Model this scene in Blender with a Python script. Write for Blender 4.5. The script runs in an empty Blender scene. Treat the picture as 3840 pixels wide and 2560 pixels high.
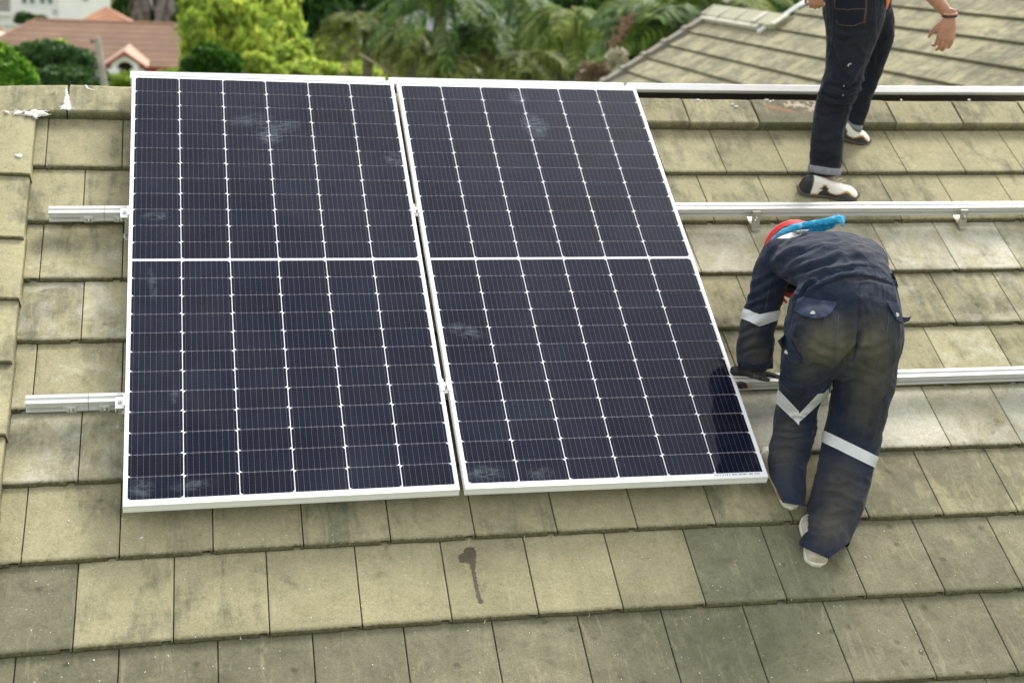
import bpy, bmesh, math, random
import numpy as np
from mathutils import Vector, Matrix, noise
from mathutils.bvhtree import BVHTree

random.seed(7)
rng = np.random.default_rng(7)
scene = bpy.context.scene

# ------------------------------------------------------------------ camera
CAM = Vector((0.2553564, -4.4217596, 1.7710066))
RIGHT = Vector((0.9750454, -0.2180763, 0.0415826))
UP = Vector((0.0181521, 0.2649903, 0.9640802))
BACK = Vector((-0.2212621, -0.9392672, 0.2623361))
FPX = 5180.686                      # focal length in photograph pixels (3840 wide)
cam_data = bpy.data.cameras.new("camera")
camera = bpy.data.objects.new("camera", cam_data)
scene.collection.objects.link(camera)
M = Matrix(((RIGHT.x, UP.x, BACK.x, CAM.x), (RIGHT.y, UP.y, BACK.y, CAM.y), (RIGHT.z, UP.z, BACK.z, CAM.z), (0, 0, 0, 1)))
camera.matrix_world = M
cam_data.sensor_width = 36
cam_data.lens = FPX / 3840 * 36
cam_data.clip_start = 0.1
cam_data.clip_end = 2000
cam_data.dof.use_dof = True
cam_data.dof.focus_distance = 4.9
cam_data.dof.aperture_fstop = 2.9
scene.camera = camera

# ------------------------------------------------------------------ light
world = bpy.data.worlds.new("World")
scene.world = world
world.use_nodes = True
wt = world.node_tree
wt.nodes.clear()
sky = wt.nodes.new("ShaderNodeTexSky")
sky.sky_type = 'NISHITA'
sky.sun_disc = False
SUN_EL, SUN_AZ = math.radians(50), math.radians(42)    # azimuth from +Y towards +X
sky.sun_elevation = SUN_EL
sky.sun_rotation = SUN_AZ
sky.air_density = 1.0
sky.dust_density = 1.5
sky.ozone_density = 1.0
hs = wt.nodes.new("ShaderNodeHueSaturation")
hs.inputs['Saturation'].default_value = 0.16
bg = wt.nodes.new("ShaderNodeBackground")
bg.inputs['Strength'].default_value = 0.14
wo = wt.nodes.new("ShaderNodeOutputWorld")
wt.links.new(sky.outputs[0], hs.inputs['Color'])
wt.links.new(hs.outputs[0], bg.inputs['Color'])
wt.links.new(bg.outputs[0], wo.inputs['Surface'])

sun_data = bpy.data.lights.new("sun", 'SUN')
sun_data.energy = 1.5
sun_data.angle = math.radians(18)
sun_data.color = (1.0, 0.96, 0.88)
sun = bpy.data.objects.new("sun", sun_data)
scene.collection.objects.link(sun)
sd = Vector((math.sin(SUN_AZ) * math.cos(SUN_EL), math.cos(SUN_AZ) * math.cos(SUN_EL), math.sin(SUN_EL)))
sun.rotation_euler = sd.to_track_quat('Z', 'Y').to_euler()

scene.view_settings.view_transform = 'Standard'
scene.view_settings.look = 'None'
scene.view_settings.gamma = 1
scene.view_settings.exposure = 1.42
scene.cycles.max_bounces = 6

# ------------------------------------------------------------------ helpers
D = 1.63265                       # size ratio between two sizes of the photograph
TH = math.radians(33)
CT, ST = math.cos(TH), math.sin(TH)
H = 0.122                         # height of panel faces above the tiles


def RW(x, s, n):
    """roof coordinates (along the ridge, up the slope, off the slope) to world"""
    return Vector((x, s * CT - n * ST, s * ST + n * CT))


def ray(px, py):
    return RIGHT * ((px - 1920) / FPX) + UP * (-(py - 1280) / FPX) - BACK


def onY(px, py, Y):
    d = ray(px, py)
    return CAM + d * ((Y - CAM.y) / d.y)


def onRoof(px, py, n):
    d = ray(px, py)
    N = Vector((0, -ST, CT))
    return CAM + d * ((n - CAM.dot(N)) / d.dot(N))


def q(px, py, Y):
    return onY(px * D, py * D, Y)


CX = [-0.0009, 0.01603, -0.02304, 0.00592, -0.00103, 2e-05, 0.06348, -0.02967, 0.04983, -0.01214, 0.00173, -0.20152, 0.02879, -0.00726, 0.00101, 0.17088, -0.04198, 0.00436, -0.02036, 0.00613, 0.00172]
CS = [-0.00403, 0.00713, -0.02884, 0.03447, -0.00843, 0.00128, 0.04113, -0.08463, 0.00815, -0.00386, 0.00073, -0.04328, 0.11904, -0.02802, 0.00312, 0.00514, -0.01526, 0.00444, 0.00011, 0.00113, -0.00019]


def lens_bow(x, s):
    """lens pincushion bent into the roof shape; the real courses run straight"""
    X = min(max(x, -0.9), 4.8) / 3
    S = min(max(s, -1.5), 2.5) / 2
    a = b = 0.0
    k = 0
    for i in range(6):
        for j in range(6 - i):
            t = X ** i * S ** j
            a += CX[k] * t
            b += CS[k] * t
            k += 1
    return x + a, s + b


def tag(o, label=None, cat=None, group=None, kind=None):
    if label: o['label'] = label
    if cat: o['category'] = cat
    if group: o['group'] = group
    if kind: o['kind'] = kind
    return o


def empty(name, loc, label=None, cat=None, group=None, rz=0):
    o = bpy.data.objects.new(name, None)
    scene.collection.objects.link(o)
    o.location = loc
    o.rotation_euler = (0, 0, rz)
    o.empty_display_size = 0.1
    return tag(o, label, cat, group)


def link(name, me, mats=None, parent=None, smooth=False):
    o = bpy.data.objects.new(name, me)
    scene.collection.objects.link(o)
    if mats is not None:
        for m in (mats if isinstance(mats, (list, tuple)) else [mats]):
            me.materials.append(m)
    if parent is not None:
        o.parent = parent
        pm = parent.matrix_basis.copy()
        if parent.parent is not None:
            pm = parent.parent.matrix_basis @ parent.matrix_parent_inverse @ pm
        o.matrix_parent_inverse = pm.inverted()
    if smooth:
        for p in me.polygons: p.use_smooth = True
    return o


def obj(name, bm, mats=None, parent=None, smooth=False):
    me = bpy.data.meshes.new(name)
    bm.normal_update()
    bm.to_mesh(me)
    bm.free()
    return link(name, me, mats, parent, smooth)


def pydata(name, V, F, mats=None, parent=None, smooth=False):
    me = bpy.data.meshes.new(name)
    me.from_pydata([tuple(v) for v in V], [], F)
    me.update()
    return link(name, me, mats, parent, smooth)


def box(bm, x0, x1, y0, y1, z0, z1, f=None, mat=0):
    P = [(x0, y0, z0), (x1, y0, z0), (x1, y1, z0), (x0, y1, z0), (x0, y0, z1), (x1, y0, z1), (x1, y1, z1), (x0, y1, z1)]
    vs = [bm.verts.new(f(*p) if f else p) for p in P]
    for F in ((0, 3, 2, 1), (4, 5, 6, 7), (0, 1, 5, 4), (1, 2, 6, 5), (2, 3, 7, 6), (3, 0, 4, 7)):
        fc = bm.faces.new([vs[i] for i in F])
        fc.material_index = mat
    return vs


def frame_axes(d):
    d = d.normalized()
    a = Vector((0, 0, 1)) if abs(d.z) < 0.9 else Vector((1, 0, 0))
    u = d.cross(a).normalized()
    return u, d.cross(u).normalized()


def tube(bm, pts, rad, seg=10, mat=0, caps=True):
    """round tube along points; rad is one radius or one per point"""
    rings = []
    n = len(pts)
    u0 = None
    for i, p in enumerate(pts):
        p = Vector(p)
        d = (Vector(pts[min(i + 1, n - 1)]) - Vector(pts[max(i - 1, 0)])).normalized()
        if u0 is None: u, v = frame_axes(d)
        else:
            u = (u0 - d * u0.dot(d)).normalized()
            v = d.cross(u)
        u0 = u
        r = rad[i] if isinstance(rad, (list, tuple)) else rad
        rings.append([bm.verts.new(p + (u * math.cos(t) + v * math.sin(t)) * r) for t in (2 * math.pi * k / seg for k in range(seg))])
    for a, b in zip(rings, rings[1:]):
        for k in range(seg):
            f = bm.faces.new((a[k], a[(k + 1) % seg], b[(k + 1) % seg], b[k]))
            f.material_index = mat
    if caps:
        f = bm.faces.new(rings[0][::-1]); f.material_index = mat
        f = bm.faces.new(rings[-1]); f.material_index = mat
    return rings


def rot_lathe(bm, prof, axis_o, axis_d, seg=16, mat=0):
    """profile of (radius, distance along the axis)"""
    u, v = frame_axes(axis_d)
    d = axis_d.normalized()
    rings = []
    for r, h in prof:
        rings.append([bm.verts.new(axis_o + d * h + (u * math.cos(t) + v * math.sin(t)) * max(r, 1e-5)) for t in (2 * math.pi * k / seg for k in range(seg))])
    for a, b in zip(rings, rings[1:]):
        for k in range(seg):
            f = bm.faces.new((a[k], a[(k + 1) % seg], b[(k + 1) % seg], b[k]))
            f.material_index = mat
    bm.faces.new(rings[0][::-1]).material_index = mat
    bm.faces.new(rings[-1]).material_index = mat


# ------------------------------------------------------------------ materials
class NT:
    """small shader builder"""
    def __init__(s, name):
        s.m = bpy.data.materials.new(name)
        s.m.use_nodes = True
        s.t = s.m.node_tree
        s.b = s.t.nodes['Principled BSDF']
        s.out = s.t.nodes['Material Output']

    def n(s, typ, **kw):
        nd = s.t.nodes.new('ShaderNode' + typ)
        for k, v in kw.items():
            if k.startswith('i_'):
                nd.inputs[k[2:].replace('_', ' ')].default_value = v
            elif k[0] == 'I' and k[1:].isdigit():
                nd.inputs[int(k[1:])].default_value = v
            else:
                setattr(nd, k, v)
        return nd

    def l(s, a, b):
        s.t.links.new(a, b)

    def obj(s, scale=(1, 1, 1)):
        tc = s.n('TexCoord')
        mp = s.n('Mapping')
        mp.inputs['Scale'].default_value = scale
        s.l(tc.outputs['Object'], mp.inputs[0])
        return mp.outputs[0]

    def noise(s, vec, scale, detail=4, rough=0.55, dist=0.0):
        nd = s.n('TexNoise', i_Scale=scale, i_Detail=detail, i_Roughness=rough, i_Distortion=dist)
        s.l(vec, nd.inputs['Vector'])
        return nd.outputs['Fac']

    def ramp(s, fac, stops):
        r = s.n('ValToRGB')
        els = r.color_ramp.elements
        while len(els) < len(stops): els.new(0.5)
        for e, (p, c) in zip(els, stops):
            e.position = p
            e.color = (*c, 1) if isinstance(c, tuple) else (c, c, c, 1)
        s.l(fac, r.inputs[0])
        return r.outputs[0]

    def mix(s, fac, a, b, mode='MIX'):
        m = s.n('Mix', data_type='RGBA', blend_type=mode)
        for sock, v in ((m.inputs[0], fac), (m.inputs[6], a), (m.inputs[7], b)):
            if isinstance(v, (int, float)): sock.default_value = v
            elif isinstance(v, tuple): sock.default_value = (*v, 1)
            else: s.l(v, sock)
        return m.outputs[2]

    def math(s, op, a, b=0.0, c=None, clamp=False):
        m = s.n('Math', operation=op, use_clamp=clamp)
        for i, v in enumerate((a, b) if c is None else (a, b, c)):
            if isinstance(v, (int, float)): m.inputs[i].default_value = v
            else: s.l(v, m.inputs[i])
        return m.outputs[0]

    def attr(s, name):
        a = s.n('Attribute', attribute_name=name)
        return a

    def set(s, color=None, rough=None, metal=None, spec=None, bump=None, bs=0.3, bd=0.01):
        for sock, v in (('Base Color', color), ('Roughness', rough), ('Metallic', metal), ('Specular IOR Level', spec)):
            if v is None: continue
            if isinstance(v, (int, float)): s.b.inputs[sock].default_value = v
            elif isinstance(v, tuple): s.b.inputs[sock].default_value = (*v, 1)
            else: s.l(v, s.b.inputs[sock])
        if bump is not None:
            bn = s.n('Bump', i_Strength=bs, i_Distance=bd)
            s.l(bump, bn.inputs['Height'])
            s.l(bn.outputs[0], s.b.inputs['Normal'])
        return s.m


def simple(name, color, rough=0.6, metal=0.0, var=0.12, scale=8, bump=0.0, bscale=60, bd=0.002, spec=0.5):
    t = NT(name)
    v = t.obj()
    f = t.noise(v, scale, 5, 0.6)
    lo = tuple(c * (1 - var) for c in color)
    hi = tuple(min(1, c * (1 + var)) for c in color)
    col = t.ramp(f, [(0.3, lo), (0.7, hi)])
    b = t.noise(v, bscale, 4) if bump else None
    return t.set(col, rough, metal, spec, b, bump, bd)
# ------------------------------------------------------------------ tile material
def tile_material(name, streaky=False):
    t = NT(name)
    v = t.obj()
    at = t.attr('tone')           # r: yellow wash, g: pale bloom, b: random per tile
    sep = t.n('SeparateColor'); t.l(at.outputs['Color'], sep.inputs[0])
    ms = t.attr('moss')
    Y, G, B = sep.outputs
    big = t.noise(v, 3.2, 5, 0.6, 0.6)
    mid = t.noise(v, 11, 6, 0.65, 0.4)
    fine = t.noise(v, 160, 4, 0.7)
    fine2 = t.noise(v, 60, 5, 0.75)
    grey = t.ramp(mid, [(0.3, (0.160, 0.152, 0.092)), (0.7, (0.245, 0.232, 0.148))])
    yel = t.ramp(mid, [(0.25, (0.305, 0.278, 0.160)), (0.75, (0.395, 0.358, 0.214))])
    # the yellow wash is brushed on in patches with edges of their own
    edge = t.math('ADD', t.math('MULTIPLY', big, 1.5), t.math('MULTIPLY', mid, 0.5))
    thr = t.math('SUBTRACT', t.math('ADD', t.math('ADD', edge, t.math('MULTIPLY', t.math('SUBTRACT', t.noise(t.obj((9, 1.6, 1.6)), 1.6, 5, 0.65, 1.2), 0.5), 1.1)), Y), 1.32)
    wash = t.math('MULTIPLY', thr, 3.0, clamp=True)
    col = t.mix(wash, grey, yel)
    pale = t.noise(v, 5.5, 6, 0.7, 0.8)
    pf = t.math('MULTIPLY', t.math('SUBTRACT', t.math('ADD', pale, G), 0.98), 3.2, clamp=True)
    col = t.mix(t.math('MULTIPLY', pf, 0.8), col, (0.56, 0.54, 0.44))
    # dark lichen spots
    vo = t.n('TexVoronoi', i_Scale=13.0, i_Randomness=1.0)
    t.l(v, vo.inputs['Vector'])
    dsp = t.math('ADD', vo.outputs['Distance'], t.math('MULTIPLY', fine2, 0.30))
    sp = t.math('SUBTRACT', 1.0, t.math('MULTIPLY', t.math('SUBTRACT', dsp, 0.24), 8.0, clamp=True))
    sc = t.n('SeparateColor'); t.l(vo.outputs['Color'], sc.inputs[0])
    keep = t.math('GREATER_THAN', sc.outputs[0], 0.5)
    nospot = t.math('MULTIPLY', t.math('SUBTRACT', 1.0, wash), t.math('MULTIPLY', sp, keep))
    col = t.mix(t.math('MULTIPLY', nospot, 0.6), col, (0.075, 0.072, 0.045))
    # broad damp darkening, grit and per tile change
    dk = t.noise(v, 1.7, 4, 0.6)
    col = t.mix(1.0, col, t.ramp(dk, [(0.3, 0.74), (0.7, 1.10)]), 'MULTIPLY')
    col = t.mix(1.0, col, t.ramp(fine, [(0.25, 0.72), (0.5, 1.0), (0.8, 1.22)]), 'MULTIPLY')
    col = t.mix(1.0, col, t.ramp(fine2, [(0.25, 0.82), (0.75, 1.15)]), 'MULTIPLY')
    col = t.mix(1.0, col, t.ramp(B, [(0.0, 0.84), (1.0, 1.13)]), 'MULTIPLY')
    # brushed strokes and scuffs running down the slope
    vs = t.obj((14, 2.2, 2.2))
    st = t.noise(vs, 2.0, 5, 0.7, 0.9)
    col = t.mix(t.math('MULTIPLY', t.math('MULTIPLY', t.math('SUBTRACT', st, 0.56), 6.0, clamp=True), 0.34), col, (0.44, 0.40, 0.25))
    if streaky:
        va = t.obj((1.0, 9.0, 1.0))
        sn = t.noise(va, 1.0, 5, 0.7)
        lg = t.noise(v, 0.5, 3, 0.5)
        sf = t.math('MULTIPLY', t.math('SUBTRACT', t.math('ADD', sn, t.math('MULTIPLY', lg, 0.7)), 0.86), 4.0, clamp=True)
        col = t.mix(t.math('MULTIPLY', sf, 0.62), col, (0.085, 0.085, 0.06))
    # moss on the butts
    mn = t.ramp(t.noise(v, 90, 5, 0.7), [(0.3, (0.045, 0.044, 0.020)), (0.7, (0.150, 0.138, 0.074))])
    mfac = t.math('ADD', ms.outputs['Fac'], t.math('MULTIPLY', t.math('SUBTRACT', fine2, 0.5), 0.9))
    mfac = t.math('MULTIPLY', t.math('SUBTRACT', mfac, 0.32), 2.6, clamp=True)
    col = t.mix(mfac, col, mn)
    hgt = t.math('ADD', t.math('MULTIPLY', fine, 0.5), t.math('MULTIPLY', fine2, 1.0))
    return t.set(col, 0.93, 0, 0.25, hgt, 0.55, 0.004)


MT_tile = tile_material('roof_tile_concrete')
MT_tile_far = tile_material('roof_tile_far', True)
MT_under = simple('dark_gap', (0.012, 0.011, 0.008), 0.95)
MT_cap = MT_tile


class TileBuilder:
    def __init__(s):
        s.V, s.F, s.tone, s.moss = [], [], [], []

    def grid(s, rows, tone, moss):
        """rows: list of lists of points"""
        base = len(s.V)
        nx = len(rows[0])
        for r, m in zip(rows, moss):
            for j, p in enumerate(r):
                s.V.append(tuple(p))
                s.tone.append(tone)
                s.moss.append(m[j] if isinstance(m, (list, tuple)) else m)
        for i in range(len(rows) - 1):
            for j in range(nx - 1):
                a = base + i * nx + j
                s.F.append((a, a + 1, a + nx + 1, a + nx))

    def tile(s, x0, x1, sb, st, f, tone, thick=0.018, nx=10, ns=6, notch=True, seed=0.0, mossy=1.0, gap=0.0013):
        """one slab: x0..x1, butt at sb, head at st; f(x, s, n) gives the point"""
        x0 += gap; x1 -= gap
        xs = [x0, x0 + 0.0016, x0 + 0.004, x0 + 0.007]
        k = nx - 6
        a, b = x0 + 0.007, x1 - 0.034
        xs += [a + (b - a) * i / k for i in range(1, k + 1)] + [x1 - 0.031, x1 - 0.012, x1 - 0.007, x1 - 0.004, x1 - 0.0016, x1]
        L = st - sb

        def nz(x, q, amp, sc):
            return amp * (noise.noise(Vector((x * sc + seed, q * sc, seed * 3.1))))
        rows, moss = [], []
        # butt face then top surface (profile: s offset, n below full top, moss)
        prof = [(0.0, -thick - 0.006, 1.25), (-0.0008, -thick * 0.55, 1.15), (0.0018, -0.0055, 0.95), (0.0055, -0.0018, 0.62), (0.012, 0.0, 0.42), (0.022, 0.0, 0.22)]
        for ds, dn, m in prof:
            row, mm = [], []
            for i, x in enumerate(xs):
                e = 0.0
                if i in (0, len(xs) - 1): e = -0.006
                elif i in (1, len(xs) - 2): e = -0.0006
                wob = nz(x, sb, 0.0038, 22) + nz(x, sb, 0.0022, 75)
                so = sb + ds + (wob if ds < 0.003 else wob * 0.5)
                nn = dn + thick
                if dn < -0.004:
                    nn += nz(x, sb, 0.002, 60)
                if notch and x1 - 0.031 <= x <= x1 - 0.011 and ds < 0.004:
                    so += 0.013
                    nn = min(nn, thick - 0.004)
                row.append(f(x, so, nn + e))
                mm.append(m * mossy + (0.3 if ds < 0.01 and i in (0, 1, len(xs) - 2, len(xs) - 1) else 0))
            rows.append(row); moss.append(mm)
        for i in range(1, ns + 1):
            t = i / ns
            ss = sb + 0.022 + (L - 0.022 + 0.012) * t
            nn = thick * (1 - (ss - sb) / L) 
            row, mm = [], []
            for j, x in enumerate(xs):
                e = -0.005 if j in (0, len(xs) - 1) else (-0.0006 if j in (1, len(xs) - 2) else 0)
                row.append(f(x, ss, nn + e + nz(x, ss, 0.0006, 9)))
                mm.append(0.10 + (0.16 if t > 0.93 else 0.0) + (0.2 if j in (0, len(xs) - 1) else 0))
            rows.append(row); moss.append(mm)
        s.grid(rows, tone, moss)
        # side walls
        for side in (0, -1):
            c = [r[side] for r in rows]
            base = len(s.V)
            for r in c:
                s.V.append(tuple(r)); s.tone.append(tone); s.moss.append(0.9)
            for jj, r in enumerate(rows):
                x = xs[side]
                p = Vector(r[side])
                dn = Vector(f(x, sb, 0)) - Vector(f(x, sb, 0.02))
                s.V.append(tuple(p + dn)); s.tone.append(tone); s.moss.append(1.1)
            m = len(c)
            for i in range(m - 1):
                s.F.append((base + i, base + i + 1, base + m + i + 1, base + m + i))

    def build(s, name, mat, parent=None):
        o = pydata(name, s.V, s.F, mat, parent, True)
        o.data.set_sharp_from_angle(angle=math.radians(24))
        me = o.data
        a = me.color_attributes.new('tone', 'FLOAT_COLOR', 'POINT')
        a.data.foreach_set('color', np.array([(*t, 1.0) for t in s.tone], dtype=np.float32).ravel())
        b = me.attributes.new('moss', 'FLOAT', 'POINT')
        b.data.foreach_set('value', np.array(s.moss, dtype=np.float32))
        return o


# ------------------------------------------------------------------ the house under our feet
GROUND = -9.0
house = empty('house', (2.0, 0.8, GROUND), 'near house whose olive tiled roof carries the two solar panels and both workers', 'house')

ROWS = [2.105, 1.79, 1.465, 1.146, 0.83, 0.505, 0.183, -0.131, -0.455, -0.778, -1.10, -1.42, -1.74, -2.06]
PIT = 0.2985
XV = -0.372            # where the verge pieces end


def fr(x, s, n):
    X, S = lens_bow(x, s)
    return RW(X, S, n - H)


tb = TileBuilder()
for r in range(1, len(ROWS)):
    sb, st = ROWS[r], ROWS[r - 1]
    ph = (-0.309 - 0.016 * (sb + 0.128)) if r % 2 == 1 else (-0.136 - 0.026 * (sb + 0.45))
    k0 = int(math.floor((XV - ph) / PIT))
    for k in range(k0, k0 + 24):
        x0, x1 = ph + k * PIT, ph + (k + 1) * PIT
        cut0 = max(x0, XV - 0.02)
        if cut0 >= x1 - 0.02: continue
        xm = (x0 + x1) / 2
        rnd = random.random()
        # yellow wash, pale bloom
        yel = 0.60 + 0.25 * (random.random() - 0.5)
        pale = 0.10
        if r <= 7: rnd = 0.25 + 0.75 * rnd
        if r == 8: yel = 0.60 + .2 * random.random() if -0.2 < xm < 1.85 else 0.02
        elif r == 7: yel = 0.62 if xm < 2.2 else 0.42
        elif r >= 9: yel = 0.06 + 0.12 * random.random(); rnd *= 0.45
        elif r <= 3: yel = 0.66
        if r in (3, 4, 5, 6) and xm > 2.0: pale = 0.66 if r in (3, 6) else 0.46
        if r in (2, 3, 4, 5, 6) and xm < 0.1: pale = 0.50 if r > 2 else 0.3
        if r == 6: pale += 0.08
        if r == 7: pale = 0.22 if xm > 2.3 else 0.06
        if r >= 8: pale = 0.0
        pale += 0.12 * (random.random() - 0.5)
        tb.tile(cut0, x1, sb, st, fr, (yel, pale, rnd), notch=(r > 1), seed=r * 7.3 + k * 1.37, nx=12, ns=6)
roof_tiles = tb.build('roof_tiles', MT_tile, house)

# boarding below the tiles, so the joints are dark and nothing shows through
bm = bmesh.new()
S_R = 2.258
box(bm, XV - 0.25, 6.6, -2.30, S_R - 0.03, -0.06, -0.0145, lambda x, s, n: RW(x, s, n - H))
Yr, Zr = RW(0, S_R, -H).y, RW(0, S_R, -H).z


def far(x, d, n):
    """far slope: d metres down from the ridge"""
    return Vector((x, Yr + d * CT + n * ST, Zr - d * ST + n * CT))


box(bm, XV - 0.25, 6.6, 0.03, 4.4, -0.06, -0.0145, far)
obj('roof_boarding', bm, MT_under, house)

tb = TileBuilder()
for r in range(13):
    d0, d1 = 0.16 + 0.3215 * r, 0.16 + 0.3215 * (r + 1)
    for k in range(24):
        x0 = -0.5 + k * PIT + (0.15 if r % 2 else 0)
        tb.tile(x0, x0 + PIT, -d1, -d0, lambda x, s, n: far(x, -s, n), (0.4, 0.1, random.random()), nx=8, ns=2, notch=False, seed=r + k * 3.1)
tb.build('roof_tiles', MT_tile, house)

# ridge caps
def ridge_pt(x, t, off=0.0):
    """cross-section of a cap: t from 0 (front foot) over the apex to the back foot"""
    pass


tb = TileBuilder()
bmr = bmesh.new()
cap_len = 0.3505
CB, CN = 2.112, 0.047
A_S, A_N = 2.292, 0.047


def cap_section(x):
    X, S0 = lens_bow(x, CB)
    ds = S0 - CB
    dx = X - x
    a = RW(x + dx, CB + ds, -H - 0.004)
    b0 = RW(x + dx, CB + ds + 0.001, -H + CN - 0.006)
    b1 = RW(x + dx, CB + ds + 0.006, -H + CN)
    ap = RW(x + dx, A_S + ds - 0.012, -H + A_N)
    apx = RW(x + dx, A_S + ds, -H + A_N - 0.002)
    yr = apx.y + 0.002
    mir = lambda p: Vector((p.x, 2 * yr - p.y, p.z))
    return [a, b0, b1, b1.lerp(ap, .33), b1.lerp(ap, .66), ap, mir(ap), mir(b1), mir(b0), mir(a)]


cap_x = [-1.02 + 0.0, -0.62]
xk = -0.264
starts = [(-0.86, -0.266)] + [(xk + i * cap_len, xk + (i + 1) * cap_len) for i in range(19)]
for i, (x0, x1) in enumerate(starts):
    nseg = 8
    lift = 0.0015 * (i % 3)
    tone = (0.45 + 0.2 * random.random(), 0.12 + 0.1 * random.random(), random.random())
    if i == 10: tone = (0.0, 0.40, 0.2)
    rows = []
    xs = [x0 + 0.002, x0 + 0.006] + [x0 + (x1 - x0) * j / nseg for j in range(1, nseg)] + [x1 - 0.006, x1 - 0.002]
    secs = []
    for jx, x in enumerate(xs):
        sec = cap_section(x)
        drop = 0.006 if jx in (0, len(xs) - 1) else 0.0
        if i == 0:                       # the end cap falls away to the left
            k = max(0.0, (-0.266 - x))
            drop += 0.10 * k * k + 0.02 * k
        secs.append([Vector((p.x, p.y, p.z + lift - drop)) + Vector((0, 0, 1)) * 0.0016 * noise.noise(p * 14) for p in sec])
    rows = [[secs[j][m] for j in range(len(xs))] for m in range(len(secs[0]))]
    jm = [0.75] + [0.15] * (len(xs) - 2) + [0.75]
    mo = [[0.8] * len(xs), [0.36] * len(xs), [0.26] * len(xs), jm, jm, [max(a, .2) for a in jm], jm, jm, [0.6] * len(xs), [1.0] * len(xs)]
    tb.grid(rows, tone, mo)
    # close the ends
    for e in (0, -1):
        base = len(tb.V)
        for p in secs[e]:
            tb.V.append(tuple(p)); tb.tone.append(tone); tb.moss.append(0.9)
        tb.F.append(tuple(range(base, base + len(secs[e]))))
ridge_caps = tb.build('ridge_caps', MT_tile, house)
for p in ridge_caps.data.polygons: p.use_smooth = False

# verge pieces stepping down the left edge
tb = TileBuilder()
VS = [2.075, 1.697, 1.334, 1.010, 0.699, 0.370, 0.054, -0.27, -0.60, -0.92, -1.25, -1.57, -1.9]
for i in range(len(VS) - 1):
    st, sb = VS[i], VS[i + 1]
    tone = (0.55 + 0.12 * random.random(), 0.05, 0.5 + 0.5 * random.random())
    xr = -0.383
    rows = []
    xs = [xr + 0.0, xr - 0.004, xr - 0.012, xr - 0.08, xr - 0.15, xr - 0.22, xr - 0.26, xr - 0.27, xr - 0.275]
    hn = [-0.004, 0.046, 0.050, 0.053, 0.054, 0.052, 0.046, 0.0, -0.22]
    S = [sb, sb + 0.0005, sb + 0.004, sb + 0.012, sb + 0.1, sb + 0.2, st + 0.03]
    for k, ss in enumerate(S):
        tt = (ss - sb) / (st - sb)
        row = []
        for x, h in zip(xs, hn):
            hh = h
            if h > 0.01: hh = h + 0.018 * (1 - tt) - 0.008
            if k == 0 and h > 0.01: hh -= 0.020
            if k == 1 and h > 0.01: hh -= 0.004
            X, SS = lens_bow(x, ss)
            X -= 0.012 * (1 if i % 2 else 0) * 0.4
            row.append(RW(X, SS + 0.002 * noise.noise(Vector((x * 40, ss * 3, i))), hh - H + 0.0007 * noise.noise(Vector((x * 30, ss * 30, 0)))))
        rows.append(row)
    mo = [[0.9] * 9, [0.55] * 9, [0.4] * 9, [0.35] + [0.22] * 8] + [[0.8, 0.4, 0.18, 0.12, 0.12, 0.12, 0.2, 0.4, 0.6]] * 3
    tb.grid([r[::-1] for r in rows], tone, [m[::-1] if isinstance(m, list) else m for m in mo])
    base = len(tb.V)            # butt end
    pts = rows[0]
    for p in pts: tb.V.append(tuple(p)); tb.tone.append(tone); tb.moss.append(1.1)
    for x, h in zip(xs, hn):
        X, SS = lens_bow(x, sb)
        tb.V.append(tuple(RW(X, SS + 0.002, min(h, 0.0) + (0.012 if h > 0.01 else 0) - H))); tb.tone.append(tone); tb.moss.append(1.2)
    for j in range(8): tb.F.append((base + j, base + j + 1, base + 9 + j + 1, base + 9 + j))
verge = tb.build('verge_caps', MT_tile, house)

# walls, gable, fascia and eaves below (out of sight of the photograph but really there)
MT_wall = simple('cream_render', (0.62, 0.58, 0.48), 0.9, var=0.06)
MT_trim = simple('brown_trim', (0.16, 0.07, 0.04), 0.6)
bm = bmesh.new()
y0, y1 = RW(0, -1.75, -H).y, far(0, 3.8, 0).y
zl = RW(0, -1.75, -H).z - 0.25
P = [(y0, GROUND), (y1, GROUND), (y1, zl), (Yr, Zr - 0.22), (y0, zl)]
for x in (XV - 0.10, 6.3):
    vs = [bm.verts.new((x, a, b)) for a, b in P]
    bm.faces.new(vs)
bm.verts.ensure_lookup_table()
for i in (0, 1, 4):
    j = (i + 1) % 5
    bm.faces.new((bm.verts[i], bm.verts[j], bm.verts[5 + j], bm.verts[5 + i]))
obj('wall', bm, MT_wall, house)
MT_pane = simple('window_glass', (0.03, 0.04, 0.045), 0.1)
for z in (-3.2, -6.2):
    for x in (0.8, 2.6, 4.4):
        bm = bmesh.new(); box(bm, x, x + 1.1, y0 - 0.04, y0 + 0.05, z - 0.6, z + 0.7)
        obj('window', bm, MT_pane, house)
bm = bmesh.new()
e = RW(0, -2.3, -H)
box(bm, XV - 0.28, 6.6, e.y - 0.03, e.y, e.z - 0.2, e.z - 0.01)
obj('fascia', bm, MT_trim, house)

# white mortar smeared over the joints at the ridge end
MT_mortar = simple('white_mortar', (0.60, 0.585, 0.53), 0.9, var=0.3, scale=60, bump=1.0, bscale=140, bd=.004)


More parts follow.
